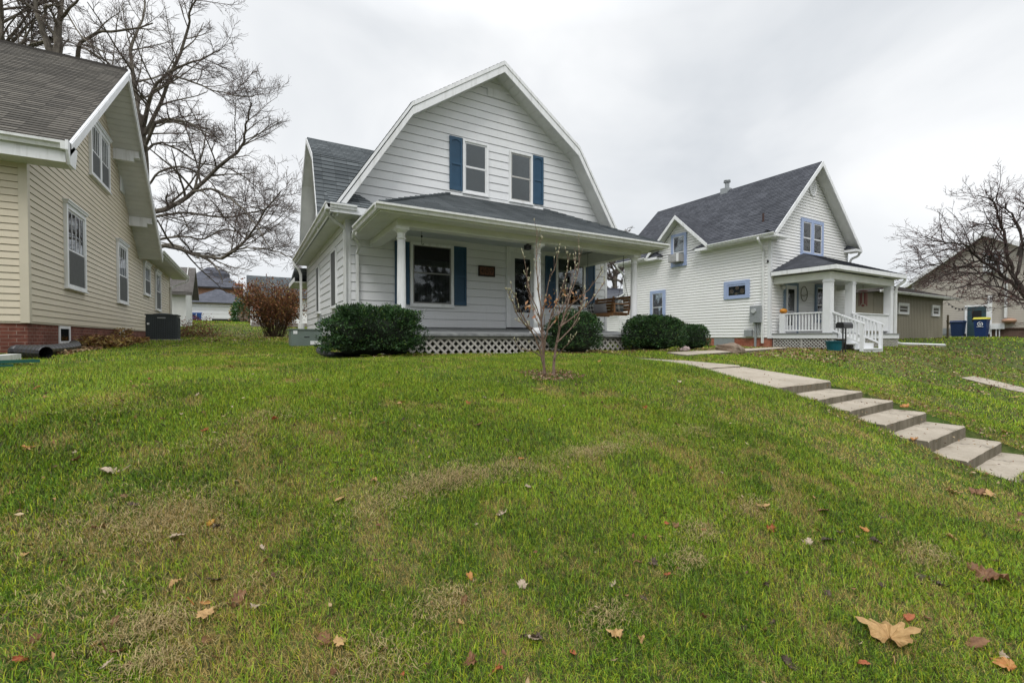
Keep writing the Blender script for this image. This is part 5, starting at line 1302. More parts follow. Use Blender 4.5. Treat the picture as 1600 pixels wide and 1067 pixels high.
# =================================================================== GRASS
cm=np.array
def blades(n,r0,r1,seg,h,w,seed,th0=-58,th1=58):
    g=np.random.default_rng(seed)
    r=np.sqrt(g.uniform(r0*r0,r1*r1,n)); th=np.radians(g.uniform(th0,th1,n))
    X=r*np.sin(th); Y=r*np.cos(th)
    A=X*COS30+Y*SIN30; B=-X*SIN30+Y*COS30
    keep=(B>.06)
    keep&=~((A>WALK_A0-.01)&(A<WALK_A1+.02)&(B>1.18+.06)&(B<8.5))
    keep&=~((A>1.9)&(A<9.8)&(B>10.9)&(B<19)); keep&=~((A>2.4)&(A<9.15)&(B>8.66)&(B<11))
    keep&=~((A<-3.45)&(B>11.75)&(B<30)); keep&=~((A>18.7)&(A<24.2)&(B>8.72)&(B<19.5)); keep&=~((A>18.5)&(A<24.8)&(B>10.98)&(B<19.5)); keep&=~((A>19)&(A<20.2)&(B>2.2)&(B<5.2)); keep&=~((A>19)&(A<20.4)&(B>7.8)&(B<8.8))
    keep&=~((A>27)&(B>11)&(A<36.4)&(B<18)); keep&=~(A>43.2)
    line=(A-8.0)*(9.6-6.5)-(B-6.5)*9.5; dd=line/math.hypot(9.5,3.1); keep&=~((A>8)&(A<17.4)&(dd<.0)&(dd>-.42))
    keep&=~(((A-MAG[0])**2+(B-MAG[1])**2<.24**2)&(g.random(n)<.75))
    keep&=~((B>10.4)&(B<22)&(A<-2.75)&(g.random(n)<.75))
    A=A[keep];B=B[keep];r=r[keep];k=len(A)
    Z=gz_arr(A,B)
    patch=fbm(A*1.1,B*1.1,5); fine=fbm(A*6,B*6,9); med=fbm(A*2.6,B*2.6,21)
    straw=np.clip((patch-.5)*1.3+(fine-.5)*2.2+.25+(med-.5)*1.0-np.clip((A-4)/10,0,.10)-np.clip((B-3)/8,0,.12),0.06,.80)
    for (cx,cy,rad,am) in PATCH: straw=np.maximum(straw,am*np.exp(-((A-cx)**2+(B-cy)**2)/rad**2))
    straw=np.where(B>20,straw+.1,straw)
    shag=fbm(A*1.8+9,B*1.8,31)
    iss=g.random(k)<straw
    u=g.random(k); 
    green=np.stack([.155+.14*u,.255+.15*u,.015+.021*u],-1)
    dk=g.random(k)<(.25+.5*np.clip((fbm(A*2.2,B*2.2,77)-.5)*3,-.4,.6)); green[dk]*=cm([.38,.50,.6])
    th_=g.random(k)<.20; green[th_]=cm([.055,.048,.022])*g.uniform(.6,1.4,(int(th_.sum()),1))
    yel=(g.random(k)<.28)&~th_; green[yel]=green[yel]*cm([1.75,1.2,1.0])
    rightbr=np.clip((A-3)/8,0,1)*.22; green*= (1+rightbr)[:,None]*cm([.95,1.05,.95])
    st=np.stack([.40+.24*u,.30+.18*u,.09+.07*u],-1); bz=g.random(k)<.38; st[bz]*=cm([.55,.45,.40])
    col=np.where(iss[:,None],st,green)
    H=h*g.uniform(.6,1.55,k)*(.65+.8*shag); H=np.where(iss,H*.85,H)
    Wd=w*g.uniform(.7,1.3,k)*(np.where(iss,.42 if r0<4 else .75,1))
    az=g.uniform(0,2*np.pi,k); wind=fbm(A*.9,B*.9,55)*6.3
    lean=np.abs(g.normal(.85,.42,k))+np.where(iss,.35,0); lean=np.clip(lean,.05,1.5)
    la=np.where(g.random(k)<.3,wind+g.normal(0,.8,k),az)
    dx,dy=np.cos(la),np.sin(la); px_,py_=-np.sin(az),np.cos(az)
    def pt(t,side,wid):
        l=lean*t
        hx=H*t*np.sin(l*.9); hz=H*t*np.cos(l*.9)
        return np.stack([A+dx*hx+px_*side*wid/2,B+dy*hx+py_*side*wid/2,Z+ZO-.006+hz],-1)
    if seg==2: rows=[pt(0,-1,Wd),pt(0,1,Wd),pt(.55,1,Wd*.8),pt(.55,-1,Wd*.8),pt(1.0,0,Wd)]
    else: rows=[pt(0,-1,Wd),pt(0,1,Wd),pt(1.0,0,Wd)]
    V=np.stack(rows,1).reshape(-1,3); nv=len(rows); base=np.arange(k)[:,None]*nv
    if seg==2: F=np.concatenate([base+cm([[0,1,2]]),base+cm([[0,2,3]]),base+cm([[3,2,4]])],0)
    else: F=base+cm([[0,1,2]])
    C=np.repeat(col,nv,0)
    return V,F,C
MAG=gpix(858,588)
PATCH=[]
for px,py,rad,am in ((262,815,.22,.97),(300,800,.16,.9),(120,940,.15,.6),(1010,605,.0,0),(230,985,.10,.7),(330,930,.10,.55),(600,1050,.12,.6),(1440,870,.15,.85),(180,620,.3,.75),(395,670,.2,.85),(800,1000,.1,.8),(90,690,.15,.8),(1290,690,.15,.8),(1130,600,.3,.75),(1450,600,.4,.8),(500,565,.3,.8),(60,845,.2,.75),(450,760,.25,.7)):
    if rad>0: q=gpix(px,py); PATCH.append((q[0],q[1],rad,am))
parts=[blades(190000,1.15,2.6,2,.031,.0027,1),blades(360000,2.6,4.6,2,.031,.0032,2),blades(440000,4.6,8,1,.032,.0050,3),blades(320000,8,14,1,.038,.009,4),blades(300000,14,26,1,.045,.017,5),blades(150000,26,62,1,.07,.05,6),blades(60000,62,82,1,.12,.16,7,-45,-22)]
# scruffy tufts of dead thatch left by the mower
tuf=[]
gt_=np.random.default_rng(99)
TM=3
for px,py,n,sp in ((700,755,520,.09),(735,745,250,.08),(810,735,260,.10),(905,713,300,.09),(950,705,260,.08),(640,765,200,.1),(1080,675,160,.1),(1000,690,160,.12),(590,800,150,.1),(270,800,500,.18),(240,830,400,.15),(110,950,150,.10),(235,985,260,.06),(230,1045,160,.05),(590,1040,130,.08),(1075,880,130,.06),(1180,795,130,.07),(1090,835,150,.07),(400,920,70,.09),(690,950,140,.07),(1450,870,200,.09),(950,970,120,.06),(420,655,160,.14),(330,700,150,.12),(160,640,130,.16)):
    q=gpix(px,py); k=n*TM
    a=q[0]+gt_.normal(0,sp*1.5,k); b=q[1]+gt_.normal(0,sp*.6,k); z=gz_arr(a,b)+ZO+.008+.03*np.exp(-((a-q[0])**2)/(sp*1.5)**2)*gt_.random(k)
    L=gt_.uniform(.015,.05,k); az=gt_.normal(.6,1.1,k)+gt_.integers(0,2,k)*np.pi; up=gt_.uniform(.0,.45,k); wd=gt_.uniform(.0005,.0010,k)
    d=np.stack([np.cos(az)*np.cos(up),np.sin(az)*np.cos(up),np.sin(up)],-1); s_=np.stack([-np.sin(az),np.cos(az),np.zeros(k)],-1)
    p=np.stack([a,b,z],-1)
    V=np.stack([p-s_*wd[:,None],p+s_*wd[:,None],p+d*(L*.5)[:,None]+s_*wd[:,None]+cm([0,0,.006]),p+d*(L*.5)[:,None]-s_*wd[:,None]+cm([0,0,.006]),p+d*L[:,None]-cm([0,0,.004])],1).reshape(-1,3)
    base=np.arange(k)[:,None]*5; F=np.concatenate([base+cm([[0,1,2]]),base+cm([[0,2,3]]),base+cm([[3,2,4]])],0)
    u=gt_.random(k); C=np.repeat(np.stack([.24+.30*u,.18+.24*u,.08+.13*u],-1),5,0); parts.append((V,F,C))
vo=0; Vs=[];Fs=[];Cs=[]
for V,F,C in parts: Vs.append(V);Fs.append(F+vo);Cs.append(C);vo+=len(V)
GRASSM=attrmat('grass_blades',.55,.22,.25)
me=npmesh('grass',np.concatenate(Vs),np.concatenate(Fs),GRASSM,np.concatenate(Cs))
grass=bpy.data.objects.new('grass',me); COL.objects.link(grass); tag(grass,'short autumn lawn grass mixed with dry straw coloured blades','grass',kind='stuff')
del Vs,Fs,Cs,parts

# =================================================================== LEAVES ON THE LAWN
LOBE={'maple':[(0,1.0),(.12,.72),(.22,.78),(.30,.55),(.42,.92),(.52,.58),(.60,.62),(.72,.60),(.80,.40),(.9,.30),(1.0,.10)],
      'oak':[(0,1.0),(.08,.80),(.16,.62),(.24,.72),(.33,.42),(.42,.55),(.52,.30),(.64,.40),(.78,.20),(.9,.22),(1.0,.12)],
      'oval':[(0,1.0),(.15,.78),(.3,.55),(.45,.42),(.6,.36),(.75,.34),(.9,.38),(1.0,.42)]}
def leafmesh(kind,size,curl,seed):
    r=random.Random(seed); prof=LOBE[kind]; out=[]
    fine=[]
    for (t0,r0_),(t1,r1_) in zip(prof[:-1],prof[1:]):
        for q in (0,1/3,2/3): fine.append((t0+(t1-t0)*q,(r0_+(r1_-r0_)*q)*(1+(r.uniform(-.07,.05) if q else 0))))
    fine.append(prof[-1]); prof=fine
    for sgn in (1,-1):
        seq=prof if sgn>0 else prof[::-1]
        for t,rad in seq:
            th=math.pi*t*sgn; rr=rad*size*.5*(1+r.uniform(-.08,.08)); out.append((rr*math.cos(th),rr*math.sin(th)))
    m=M(); n=len(out); cz=lambda x,y:curl*size*((y/size*2)**2)*.9+curl*size*.5*math.sin(x/size*5+seed)+.12*size*curl*math.sin(9*x/size+7*y/size)
    m.v.append((0,0,0))
    for s_ in (.55,1.0):
        for x,y in out: m.v.append((x*s_,y*s_,cz(x*s_,y*s_)+(s_>.9)*size*curl*.22*math.sin(11*math.atan2(y,x)+seed)))
    for i in range(n):
        j=(i+1)%n; m.f.append((0,1+i,1+j)); m.mi.append(0); m.f.append((1+i,1+n+i,1+n+j,1+j)); m.mi.append(0)
    return m
def lmat(name,c,c2):
    T=NT(name); a=noise(T,30,4,.7); 
    col=mixc(T,ramp(T,a,[(.35,0.0),(.65,1.0)]),c,c2)
    p=T.n('ShaderNodeBsdfPrincipled'); T.l(col,p.inputs['Base Color']); setin(p,'Roughness',.55); setin(p,'Specular IOR Level',.3)
    t=T.n('ShaderNodeBsdfTranslucent'); T.l(col,t.inputs[0]); mx=T.n('ShaderNodeMixShader'); mx.inputs[0].default_value=.15; T.l(p.outputs[0],mx.inputs[1]); T.l(t.outputs[0],mx.inputs[2]); T.l(mx.outputs[0],T.out.inputs[0]); return T.m
LM={'tan':lmat('leaf_tan',(.34,.20,.08),(.50,.32,.14)),'orange':lmat('leaf_orange',(.40,.15,.04),(.46,.24,.08)),'pale':lmat('leaf_pale',(.36,.28,.20),(.50,.40,.30)),
    'brown':lmat('leaf_brown',(.13,.06,.028),(.24,.125,.06)),'dark':lmat('leaf_dark',(.05,.035,.025),(.12,.085,.06)),'rust':lmat('leaf_rust',(.30,.07,.03),(.38,.13,.05)),'yellow':lmat('leaf_yellow',(.50,.33,.05),(.45,.20,.04))}
def leaf(px,py,wpx,kind,mat,rz,label,tilt=(.2,.1),curl=.25,grp=None,lift=.018):
    p=gpix(px,py); Y=p[0]*SIN30+p[1]*COS30; size=wpx*Y/F_
    m=leafmesh(kind,size*1.15,curl,px)
    if wpx>26: 
        m.tube([(-size*.45,0,0),(-size*.8,.02*size,.03)],[.0025,.0015],5)
    me=bpy.data.meshes.new('fallen_leaf'); me.from_pydata(m.v,[],m.f); me.materials.append(LM[mat])
    o=bpy.data.objects.new('fallen_leaf',me); COL.objects.link(o)
    o.location=(p[0],p[1],gz(*p)+ZO+lift); o.rotation_euler=(tilt[0],tilt[1],rz)
    tag(o,label,'leaf',grp or 'leaves fallen on the lawn')
    return o
big=[(1390,1005,80,'maple','tan',.5,'very large tan lobed leaf lying on the grass at the lower right'),
(1578,1052,46,'oak','orange',1.2,'orange tan leaf cut by the lower right corner of the photo'),
(1420,972,28,'oval','rust',.2,'dark rust curled leaf just above the very large tan leaf'),
(322,968,30,'maple','tan',2.3,'tan leaf touching the bright orange leaf at the lower left'),
(318,950,30,'oak','orange',.4,'bright orange leaf above a tan one at the lower left'),
(271,921,26,'oval','tan',.7,'plain tan orange oval leaf on grass left of the purple curled leaf'),
(370,946,34,'oval','brown',1.1,'long purple brown rolled leaf right of the orange leaf pair'),
(330,913,30,'oval','dark',.3,'dark grey brown crumpled leaf above the orange leaf pair'),
(272,846,26,'maple','pale',.2,'pale pinkish maple leaf in the dry straw patch'),
(325,825,22,'oak','yellow',.6,'yellow and tan curled leaf at the right of the dry straw patch'),
(175,740,32,'maple','pale',2.8,'crumpled pale grey leaf alone in green grass on the left lawn'),
(162,1050,24,'oval','pale',.4,'pale tan oval leaf near the bottom left of the lawn'),
(40,705,26,'oak','orange',1.0,'orange brown leaf near the left edge below the pipes'),
(508,1010,38,'oak','brown',1.7,'reddish brown forked leaf at the bottom, left of centre'),
(528,1012,26,'maple','tan',.3,'tan leaf overlapping the reddish forked leaf at the bottom'),
(735,908,20,'oval','orange',1.6,'small upright orange leaf in the centre of the front lawn'),
(816,921,20,'maple','pale',1.2,'white-grey star leaf right of the small upright orange leaf'),
(783,808,22,'maple','pale',1.5,'pale star leaf on the centre lawn below the straw tufts'),
(528,787,24,'oval','tan',.4,'tan canoe-shaped leaf left of the long straw tuft'),
(962,1000,30,'maple','tan',1.3,'curled star-shaped tan leaf on the bottom lawn right of centre'),
(720,980,20,'oak','tan',1.5,'narrow tan oak leaf at the bottom centre'),
(832,1006,22,'maple','pale',.5,'thin pale split leaf right of the narrow oak leaf'),
(897,1028,20,'oval','rust',1.5,'deep rust leaf on the bottom lawn left of the curled star leaf'),
(813,721,14,'oval','orange',.3,'orange cupped leaf on top of a straw tuft'),
(1055,825,20,'oval','brown',.6,'purple brown pointed leaf left of a small rust leaf'),
(1097,832,16,'oval','rust',.1,'small rust leaf right of the purple brown pointed leaf'),
(1283,802,24,'oval','brown',-.5,'long brown folded leaf on the right lawn below the steps'),
(1262,852,18,'maple','pale',.3,'little pale curled leaf below the long brown folded leaf'),
(1290,848,26,'oval','dark',-.4,'dark twisted leaf right of the little pale one'),
(1352,835,24,'oak','orange',.9,'light orange leaf touching a dark one on the right lawn'),
(1365,851,24,'oval','dark',-.8,'dark blue-grey leaf under the light orange leaf'),
(1492,772,24,'maple','tan',.8,'tan star leaf left of a leaf cluster below the steps'),
(1527,774,34,'oak','brown',.2,'dark brown leaf in the middle of the cluster below the steps'),
(1547,777,26,'maple','tan',2.0,'tan leaf at the right end of the cluster below the steps'),
(1412,636,22,'oval','orange',.1,'orange leaf lying beside the second concrete step'),
(1428,690,18,'oval','orange',.1,'orange leaf wedged at the left end of the fourth step'),
(1540,909,60,'oval','brown',-.7,'long twisted brown leaf streak near the right edge of the lawn'),
(1468,915,34,'oval','dark',.8,'curved dark leaf left of the long twisted brown one'),
(1520,895,26,'oak','brown',.2,'dark leaf above the long twisted brown leaf at the right edge'),
(1228,1040,34,'oval','dark',-1.1,'thin dark stick-like leaf at the bottom right of centre'),
(1345,1042,24,'oval','rust',-.9,'pinkish rust leaf below the very large tan leaf'),
(1520,1010,40,'oval','brown',-.7,'thin brown curled leaf right of the very large tan leaf'),
(1190,797,34,'oak','tan',.3,'ragged tan leaf lying across grass in the middle right lawn'),
(745,667,22,'oak','brown',.3,'brown leaf pair on the upper middle lawn'),
(1585,622,14,'maple','tan',.3,'light leaf on the right lawn under the neighbour walk'),
(1573,678,18,'maple','tan',.5,'orange tan maple leaf beside the lowest visible step'),
(843,612,12,'oak','tan',.4,'small tan leaf just below the young budding tree'),
(936,566,10,'oval','orange',.4,'small bright orange leaf on grass right of the young tree'),
]
for q in big:
    leaf(*q,tilt=(rng.uniform(-.3,.3),rng.uniform(-.3,.3)),curl=rng.uniform(.08,.28))
lab2={'pale':'one of the small pale leaves dotted over the lawn','brown':'one of the small brown leaves dotted over the lawn','dark':'one of the small dark leaves dotted over the lawn','tan':'one of the small tan leaves dotted over the lawn','rust':'one of the small rust coloured leaves dotted over the lawn'}
for i in range(150):
    if i<90: px=rng.uniform(0,1600); py=rng.uniform(600,1060)
    else: px=rng.uniform(0,1600); py=rng.uniform(562,680)
    if px>1180 and 560<py<760 and (py-560)*1.9<(px-1180)+150 and (py-560)*2.3>(px-1180)-250: continue
    k=rng.choice(['pale','brown','dark','tan','rust','brown','dark']); p=gpix(px,py); Y=p[0]*.5+p[1]*.866
    if p[1]>9 and 2<p[0]<9.6: continue
    leaf(px,py,max(3.5,rng.uniform(.03,.06)*F_/Y),rng.choice(['maple','oak','oval']),k,rng.uniform(0,6.28),lab2[k],tilt=(rng.uniform(-.5,.5),rng.uniform(-.5,.5)),curl=rng.uniform(.15,.4),grp='small '+k+' leaves on the lawn',lift=.014)
# leaf litter : beds and drifts nobody could count
def litter(name,label,areas,seed,cat='leaf litter'):
    g=np.random.default_rng(seed); Vs=[];Fs=[];Cs=[];vo=0
    for (A0_,A1_,B0_,B1_,n,sz,zj,pal) in areas:
        a=g.uniform(A0_,A1_,n); b=g.uniform(B0_,B1_,n); z=gz_arr(a,b)+ZO+g.uniform(.0,zj,n)+.015
        s=g.uniform(.5,1.2,n)*sz; d1=g.normal(size=(n,3)); d1[:,2]*=.5; d1/=np.linalg.norm(d1,axis=1)[:,None]; d2=g.normal(size=(n,3)); d2[:,2]*=.5; d2-=d1*(d1*d2).sum(1)[:,None]; d2/=np.linalg.norm(d2,axis=1)[:,None]
        p=np.stack([a,b,z],-1); nrm=np.cross(d1,d2)
        pts=[p-d1*s[:,None],p+d2*(s*.45)[:,None]+nrm*(s*.25)[:,None],p+d1*s[:,None],p-d2*(s*.45)[:,None]+nrm*(s*.25)[:,None]]
        V=np.stack(pts,1).reshape(-1,3); base=np.arange(n)[:,None]*4
        Vs.append(V); Fs.append(base+cm([[0,1,2]])+vo); Fs.append(base+cm([[0,2,3]])+vo); vo+=len(V)
        pal=cm(pal); c=pal[g.integers(0,len(pal),n)]*g.uniform(.7,1.2,(n,1)); Cs.append(np.repeat(c,4,0))
    me=npmesh(name,np.concatenate(Vs),np.concatenate(Fs),LITM,np.concatenate(Cs)); o=bpy.data.objects.new(name,me); COL.objects.link(o); tag(o,label,cat,kind='stuff'); return o
LITM=attrmat('dry_leaf_litter',.7,.1)
BP=[(.20,.10,.05),(.30,.17,.08),(.36,.26,.14),(.12,.06,.04),(.42,.33,.2)]
YP=[(.33,.22,.05),(.30,.15,.06),(.20,.10,.05),(.42,.32,.12),(.14,.08,.04)]
litter('leaf_litter','brown leaf litter gathered along walls, bushes and the shaded lawn edge',[
 (MAG[0]-.34,MAG[0]+.36,MAG[1]-.26,MAG[1]+.24,380,.020,.02,[(.22,.10,.06),(.30,.17,.10),(.13,.07,.05),(.36,.26,.17)]),
 (9.3,18.2,6.9,9.5,1500,.05,.02,BP),(12,18.4,8.6,10.9,900,.05,.02,BP),(14,30,4.2,8.2,1700,.05,.02,BP),(5.2,9.8,7.3,8.6,900,.03,.02,BP),(18,26,6.5,8.4,300,.05,.03,BP),
 (-3.45,-2.7,10.8,13,500,.05,.05,BP),(-1.8,2.0,17,33,900,.05,.03,BP),(1.5,4,7.4,8.2,120,.03,.01,BP),(45,60,6,10,300,.06,.15,YP),(5.66,6.8,1.3,3.2,110,.012,.04,BP),(-5,9,.8,8,1100,.013,.02,BP),(-3,7,.5,3.5,260,.016,.02,BP),(6.9,7.3,1.2,3.0,120,.025,.02,BP),(5.3,5.6,1.2,3.0,90,.02,.02,BP)],5)
litter('dried_perennials','collapsed yellow brown dead perennials along the foot of the cream wall',[
 (-3.35,-2.55,13.6,17.6,5200,.05,.13,YP),(-3.3,-2.75,13.4,14.6,400,.05,.28,YP),(-3.4,-2.95,17.2,17.9,300,.055,.4,YP)],6,'dead plants')

# =================================================================== PLANTS
def leafcloud(name,mat,parent,pts,nrm,size,cols,seed,asp=.4,loc=None):
    g=np.random.default_rng(seed); n=len(pts)
    d1=nrm*.8+g.normal(size=(n,3))*.6; d1/=np.linalg.norm(d1,axis=1)[:,None]; d2=g.normal(size=(n,3)); d2-=d1*(d1*d2).sum(1)[:,None]; d2/=np.linalg.norm(d2,axis=1)[:,None]
    s=g.uniform(.6,1.25,n)*size; o=cm(loc)+cm([0,0,0])
    p=pts-o; nn=np.cross(d1,d2)
    V=np.stack([p,p+d1*(s*.5)[:,None]+d2*(s*asp*.5)[:,None]+nn*(s*.1)[:,None],p+d1*s[:,None],p+d1*(s*.5)[:,None]-d2*(s*asp*.5)[:,None]+nn*(s*.1)[:,None]],1).reshape(-1,3)
    F=np.arange(n*4).reshape(-1,4)
    me=npmesh(name,V,F,mat,np.repeat(cols,4,0)); q=bpy.data.objects.new(name,me); COL.objects.link(q)
    if parent is not None: q.parent=parent
    else: q.location=(o[0],o[1],o[2]+ZO)
    return q
NEEDLE=attrmat('evergreen_leaf',.5,.12,.3)
def yew(label,c,rx,ry,h,n,seed,leafs=.045,rough=.10):
    zb=gz(c[0],c[1]); t=thing('yew_bush',label,'bush',(c[0],c[1],zb)); g=np.random.default_rng(seed)
    d=g.normal(size=(n,3)); d/=np.linalg.norm(d,axis=1)[:,None]; d[:,2]=np.where(d[:,2]<-.55,-d[:,2],d[:,2])
    def R(d):
        o=np.zeros(len(d))
        k=cm([mnoise.noise(Vector(x)*2.6+Vector((seed,0,0))) for x in d]); k2=cm([mnoise.noise(Vector(x)*7+Vector((0,seed,0))) for x in d])
        return 1+k*rough*2.2+k2*rough*1.1
    sq=lambda d:np.stack([np.sign(d[:,0])*np.abs(d[:,0])**.8,np.sign(d[:,1])*np.abs(d[:,1])**.8,np.sign(d[:,2])*np.abs(d[:,2])**.75],-1)
    rad=R(d)*(1-np.abs(g.normal(0,.10,n)))
    spr=g.random(n)<.05; rad=np.where(spr,rad*g.uniform(1.0,1.09,n),rad)
    P=sq(d)*rad[:,None]*cm([rx,ry,h*.52])+cm([0,0,h*.47]); P[:,2]=np.maximum(P[:,2],.02)
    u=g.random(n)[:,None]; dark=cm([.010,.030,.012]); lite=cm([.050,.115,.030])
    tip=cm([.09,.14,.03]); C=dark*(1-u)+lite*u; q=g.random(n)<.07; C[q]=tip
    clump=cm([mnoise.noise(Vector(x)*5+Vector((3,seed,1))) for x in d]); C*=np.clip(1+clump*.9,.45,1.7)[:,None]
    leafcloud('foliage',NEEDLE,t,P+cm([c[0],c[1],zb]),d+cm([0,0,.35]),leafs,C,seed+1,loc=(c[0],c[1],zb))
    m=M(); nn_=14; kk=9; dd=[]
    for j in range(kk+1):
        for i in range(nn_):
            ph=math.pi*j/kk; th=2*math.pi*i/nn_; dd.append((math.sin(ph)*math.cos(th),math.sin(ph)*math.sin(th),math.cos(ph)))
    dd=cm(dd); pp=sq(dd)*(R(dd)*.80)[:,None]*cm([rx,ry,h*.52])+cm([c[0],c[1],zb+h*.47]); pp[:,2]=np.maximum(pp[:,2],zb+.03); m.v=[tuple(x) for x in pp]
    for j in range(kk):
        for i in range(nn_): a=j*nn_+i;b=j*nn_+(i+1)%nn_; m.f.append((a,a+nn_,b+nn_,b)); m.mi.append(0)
    obj('dark_core',m,simple('yew_inner',(.008,.014,.006),.95,.3,20),t,uv=False)  # solid near-black filler core, put in to keep the foliage opaque
    m=M(); m.tube([(c[0],c[1],zb-.05),(c[0],c[1],zb+h*.4)],[.05,.03],6); obj('stem',m,BARK0,t,uv=False)
    return t
def barkmat(name,c,c2,sc=9):
    T=NT(name); a=noise(T,sc,6,.7,mapping=(1,1,.3)); b=noise(T,sc*5,4,.6)
    pbsdf(T,mixc(T,ramp(T,a,[(.35,0.0),(.65,1.0)]),c,c2),.9,bump(T,b,.6,.02),0,.15); return T.m
BARK0=barkmat('yew_bark',(.06,.04,.03),(.12,.08,.06))
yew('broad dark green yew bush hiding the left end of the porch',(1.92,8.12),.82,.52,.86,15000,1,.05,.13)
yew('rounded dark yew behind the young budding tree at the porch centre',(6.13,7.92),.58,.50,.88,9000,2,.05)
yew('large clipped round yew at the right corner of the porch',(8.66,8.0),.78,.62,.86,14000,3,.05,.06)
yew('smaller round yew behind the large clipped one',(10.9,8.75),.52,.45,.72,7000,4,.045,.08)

def rnd_unit(r): 
    v=Vector((r.gauss(0,1),r.gauss(0,1),r.gauss(0,1))); return v.normalized()
class Tree:
    def __init__(s,seed): s.r=random.Random(seed); s.big=M(); s.fine=M(); s.tips=[]
    def path(s,p,d,L,n,wig,up):
        pts=[Vector(p)]; d=Vector(d).normalized()
        for i in range(n):
            d=(d+rnd_unit(s.r)*wig+Vector((0,0,up))).normalized(); pts.append(pts[-1]+d*(L/n))
        return pts
    def limb(s,pts,r0,r1,mesh,sides):
        n=len(pts); mesh.tube(pts,[r0+(r1-r0)*(i/(n-1))**.8 for i in range(n)],sides,cap=False)
    def grow(s,pts,r0,r1,levels,spec,lv=0):
        """spec[lv]=(count per metre, angle, length ratio, min len, up)"""
        mesh=s.big if r0>.03*s.k else s.fine
        s.limb(pts,r0,r1,mesh,7 if r0>.06*s.k else 4 if r0>.012*s.k else 3)
        if lv>=levels:
            s.tips.append((pts[-1],(pts[-1]-pts[-2]).normalized())); 
            if s.r.random()<.5: s.tips.append((pts[len(pts)//2],(pts[-1]-pts[-2]).normalized()))
            return
        L=sum((pts[i+1]-pts[i]).length for i in range(len(pts)-1)); cnt,ang,lr,up,wig,start=spec[lv][:6]
        n=max(2,int(cnt*(L if lv==0 else 1)*(1 if lv==0 else 1)+s.r.random()))
        for k in range(n):
            t=start+(1-start)*((k+s.r.random())/n); t=min(t,.999); f=t*(len(pts)-1); i=int(f); p=pts[i].lerp(pts[i+1],f-i); tan=(pts[i+1]-pts[i]).normalized()
            side=rnd_unit(s.r); side=(side-tan*side.dot(tan)).normalized(); a=ang*s.r.uniform(.7,1.25)
            d=tan*math.cos(a)+side*math.sin(a); 
            if d.z<-.3: d.z=-.3; d.normalize()
            rr=(r0+(r1-r0)*t); l=lr*L*(1-.55*t)*s.r.uniform(.6,1.2)
            l=max(l,spec[lv][6] if len(spec[lv])>6 else .1); nr_=max(rr*.55,s.rmin)
            s.grow(s.path(p,d,l,5 if lv==0 else 4 if lv==1 else 3,wig,up),nr_,max(nr_*.35,s.rmin*.7),levels,spec,lv+1)
        s.tips.append((pts[-1],(pts[-1]-pts[-2]).normalized()))
def finish(t,tr,bark,twig,loc,bud=None):
    obj('trunk',tr.big,bark,t,uv=False); obj('crown',tr.fine,twig,t,uv=False)
BIGB=barkmat('mossy_bark',(.07,.06,.05),(.20,.18,.145),3); TWIG=barkmat('grey_twig',(.085,.065,.06),(.17,.14,.125),9)
# big bare tree behind the cream house
DL=26.0
def limb_px(tr,pix,Y0,Y1,r0,r1,levels,spec):
    n=len(pix); P=[Vector(at(x,y,Y0+(Y1-Y0)*i/(n-1))) for i,(x,y) in enumerate(pix)]
    pts=smooth_path(P,4); pts=[p+rnd_unit(tr.r)*.05 for p in pts]; tr.grow(pts,r0,r1,levels,spec); return pts
spec=[(1.9,.85,.40,.03,.16,.12,1.0),(7,.8,.42,.03,.2,.15,.6),(8,.7,.5,.02,.24,.1,.35),(4,.7,.55,.0,.25,.1,.2)]
t1=at(222,470,DL); 
BT=thing('bare_tree','tall spreading bare tree whose limbs reach over the gap right of the cream house','tree',(t1[0],t1[1],gz(t1[0],t1[1])))
tr=Tree(3); tr.k=1.0; tr.rmin=.0075
tk=smooth_path([(t1[0],t1[1],gz(t1[0],t1[1])-.3),at(224,420,DL),at(222,330,DL),at(222,250,DL),at(215,180,DL)],4); tr.limb(tk,.42,.27,tr.big,12)
L3=3
for pix,Y0,Y1,r0 in (
 ([(222,200),(235,150),(262,115),(300,98),(345,80)],DL,23,.16),
 ([(216,190),(212,140),(205,80),(222,30),(230,-40)],DL,27,.20),
 ([(214,180),(190,140),(170,100),(120,70),(70,60)],DL,29,.13),
 ([(222,215),(250,160),(290,60),(300,10),(330,-40)],DL,24.5,.15),
 ([(224,240),(245,192),(275,188),(310,200),(350,222)],DL,22.5,.13),
 ([(224,330),(260,326),(300,300),(340,262),(376,230),(385,195),(392,160)],DL,22,.20),
 ([(300,300),(330,296),(370,318),(400,352),(420,385)],24.2,21,.09),
 ([(224,345),(260,335),(300,333),(350,340),(400,330),(440,318)],DL,23,.11),
 ([(226,395),(265,382),(300,396),(348,403),(385,372),(415,330),(440,300)],DL,21.5,.17),
 ([(348,403),(372,390),(400,388),(430,392),(458,402)],22.6,20.6,.07),
 ([(226,395),(240,378),(275,370),(320,372),(355,360),(400,372)],DL,24,.10),
 ([(224,300),(250,268),(290,262),(330,285),(350,320)],DL,25,.08),
 ([(262,115),(290,125),(330,140),(370,150),(398,150)],24.3,22,.07),
 ([(222,250),(240,225),(270,230),(310,255),(360,265),(400,290)],DL,27,.10),
 ([(220,260),(200,240),(150,200),(120,150),(90,120)],DL,27,.10)):
    limb_px(tr,pix,Y0,Y1,r0*.8,.025,L3,spec)
finish(BT,tr,BIGB,TWIG,t1)
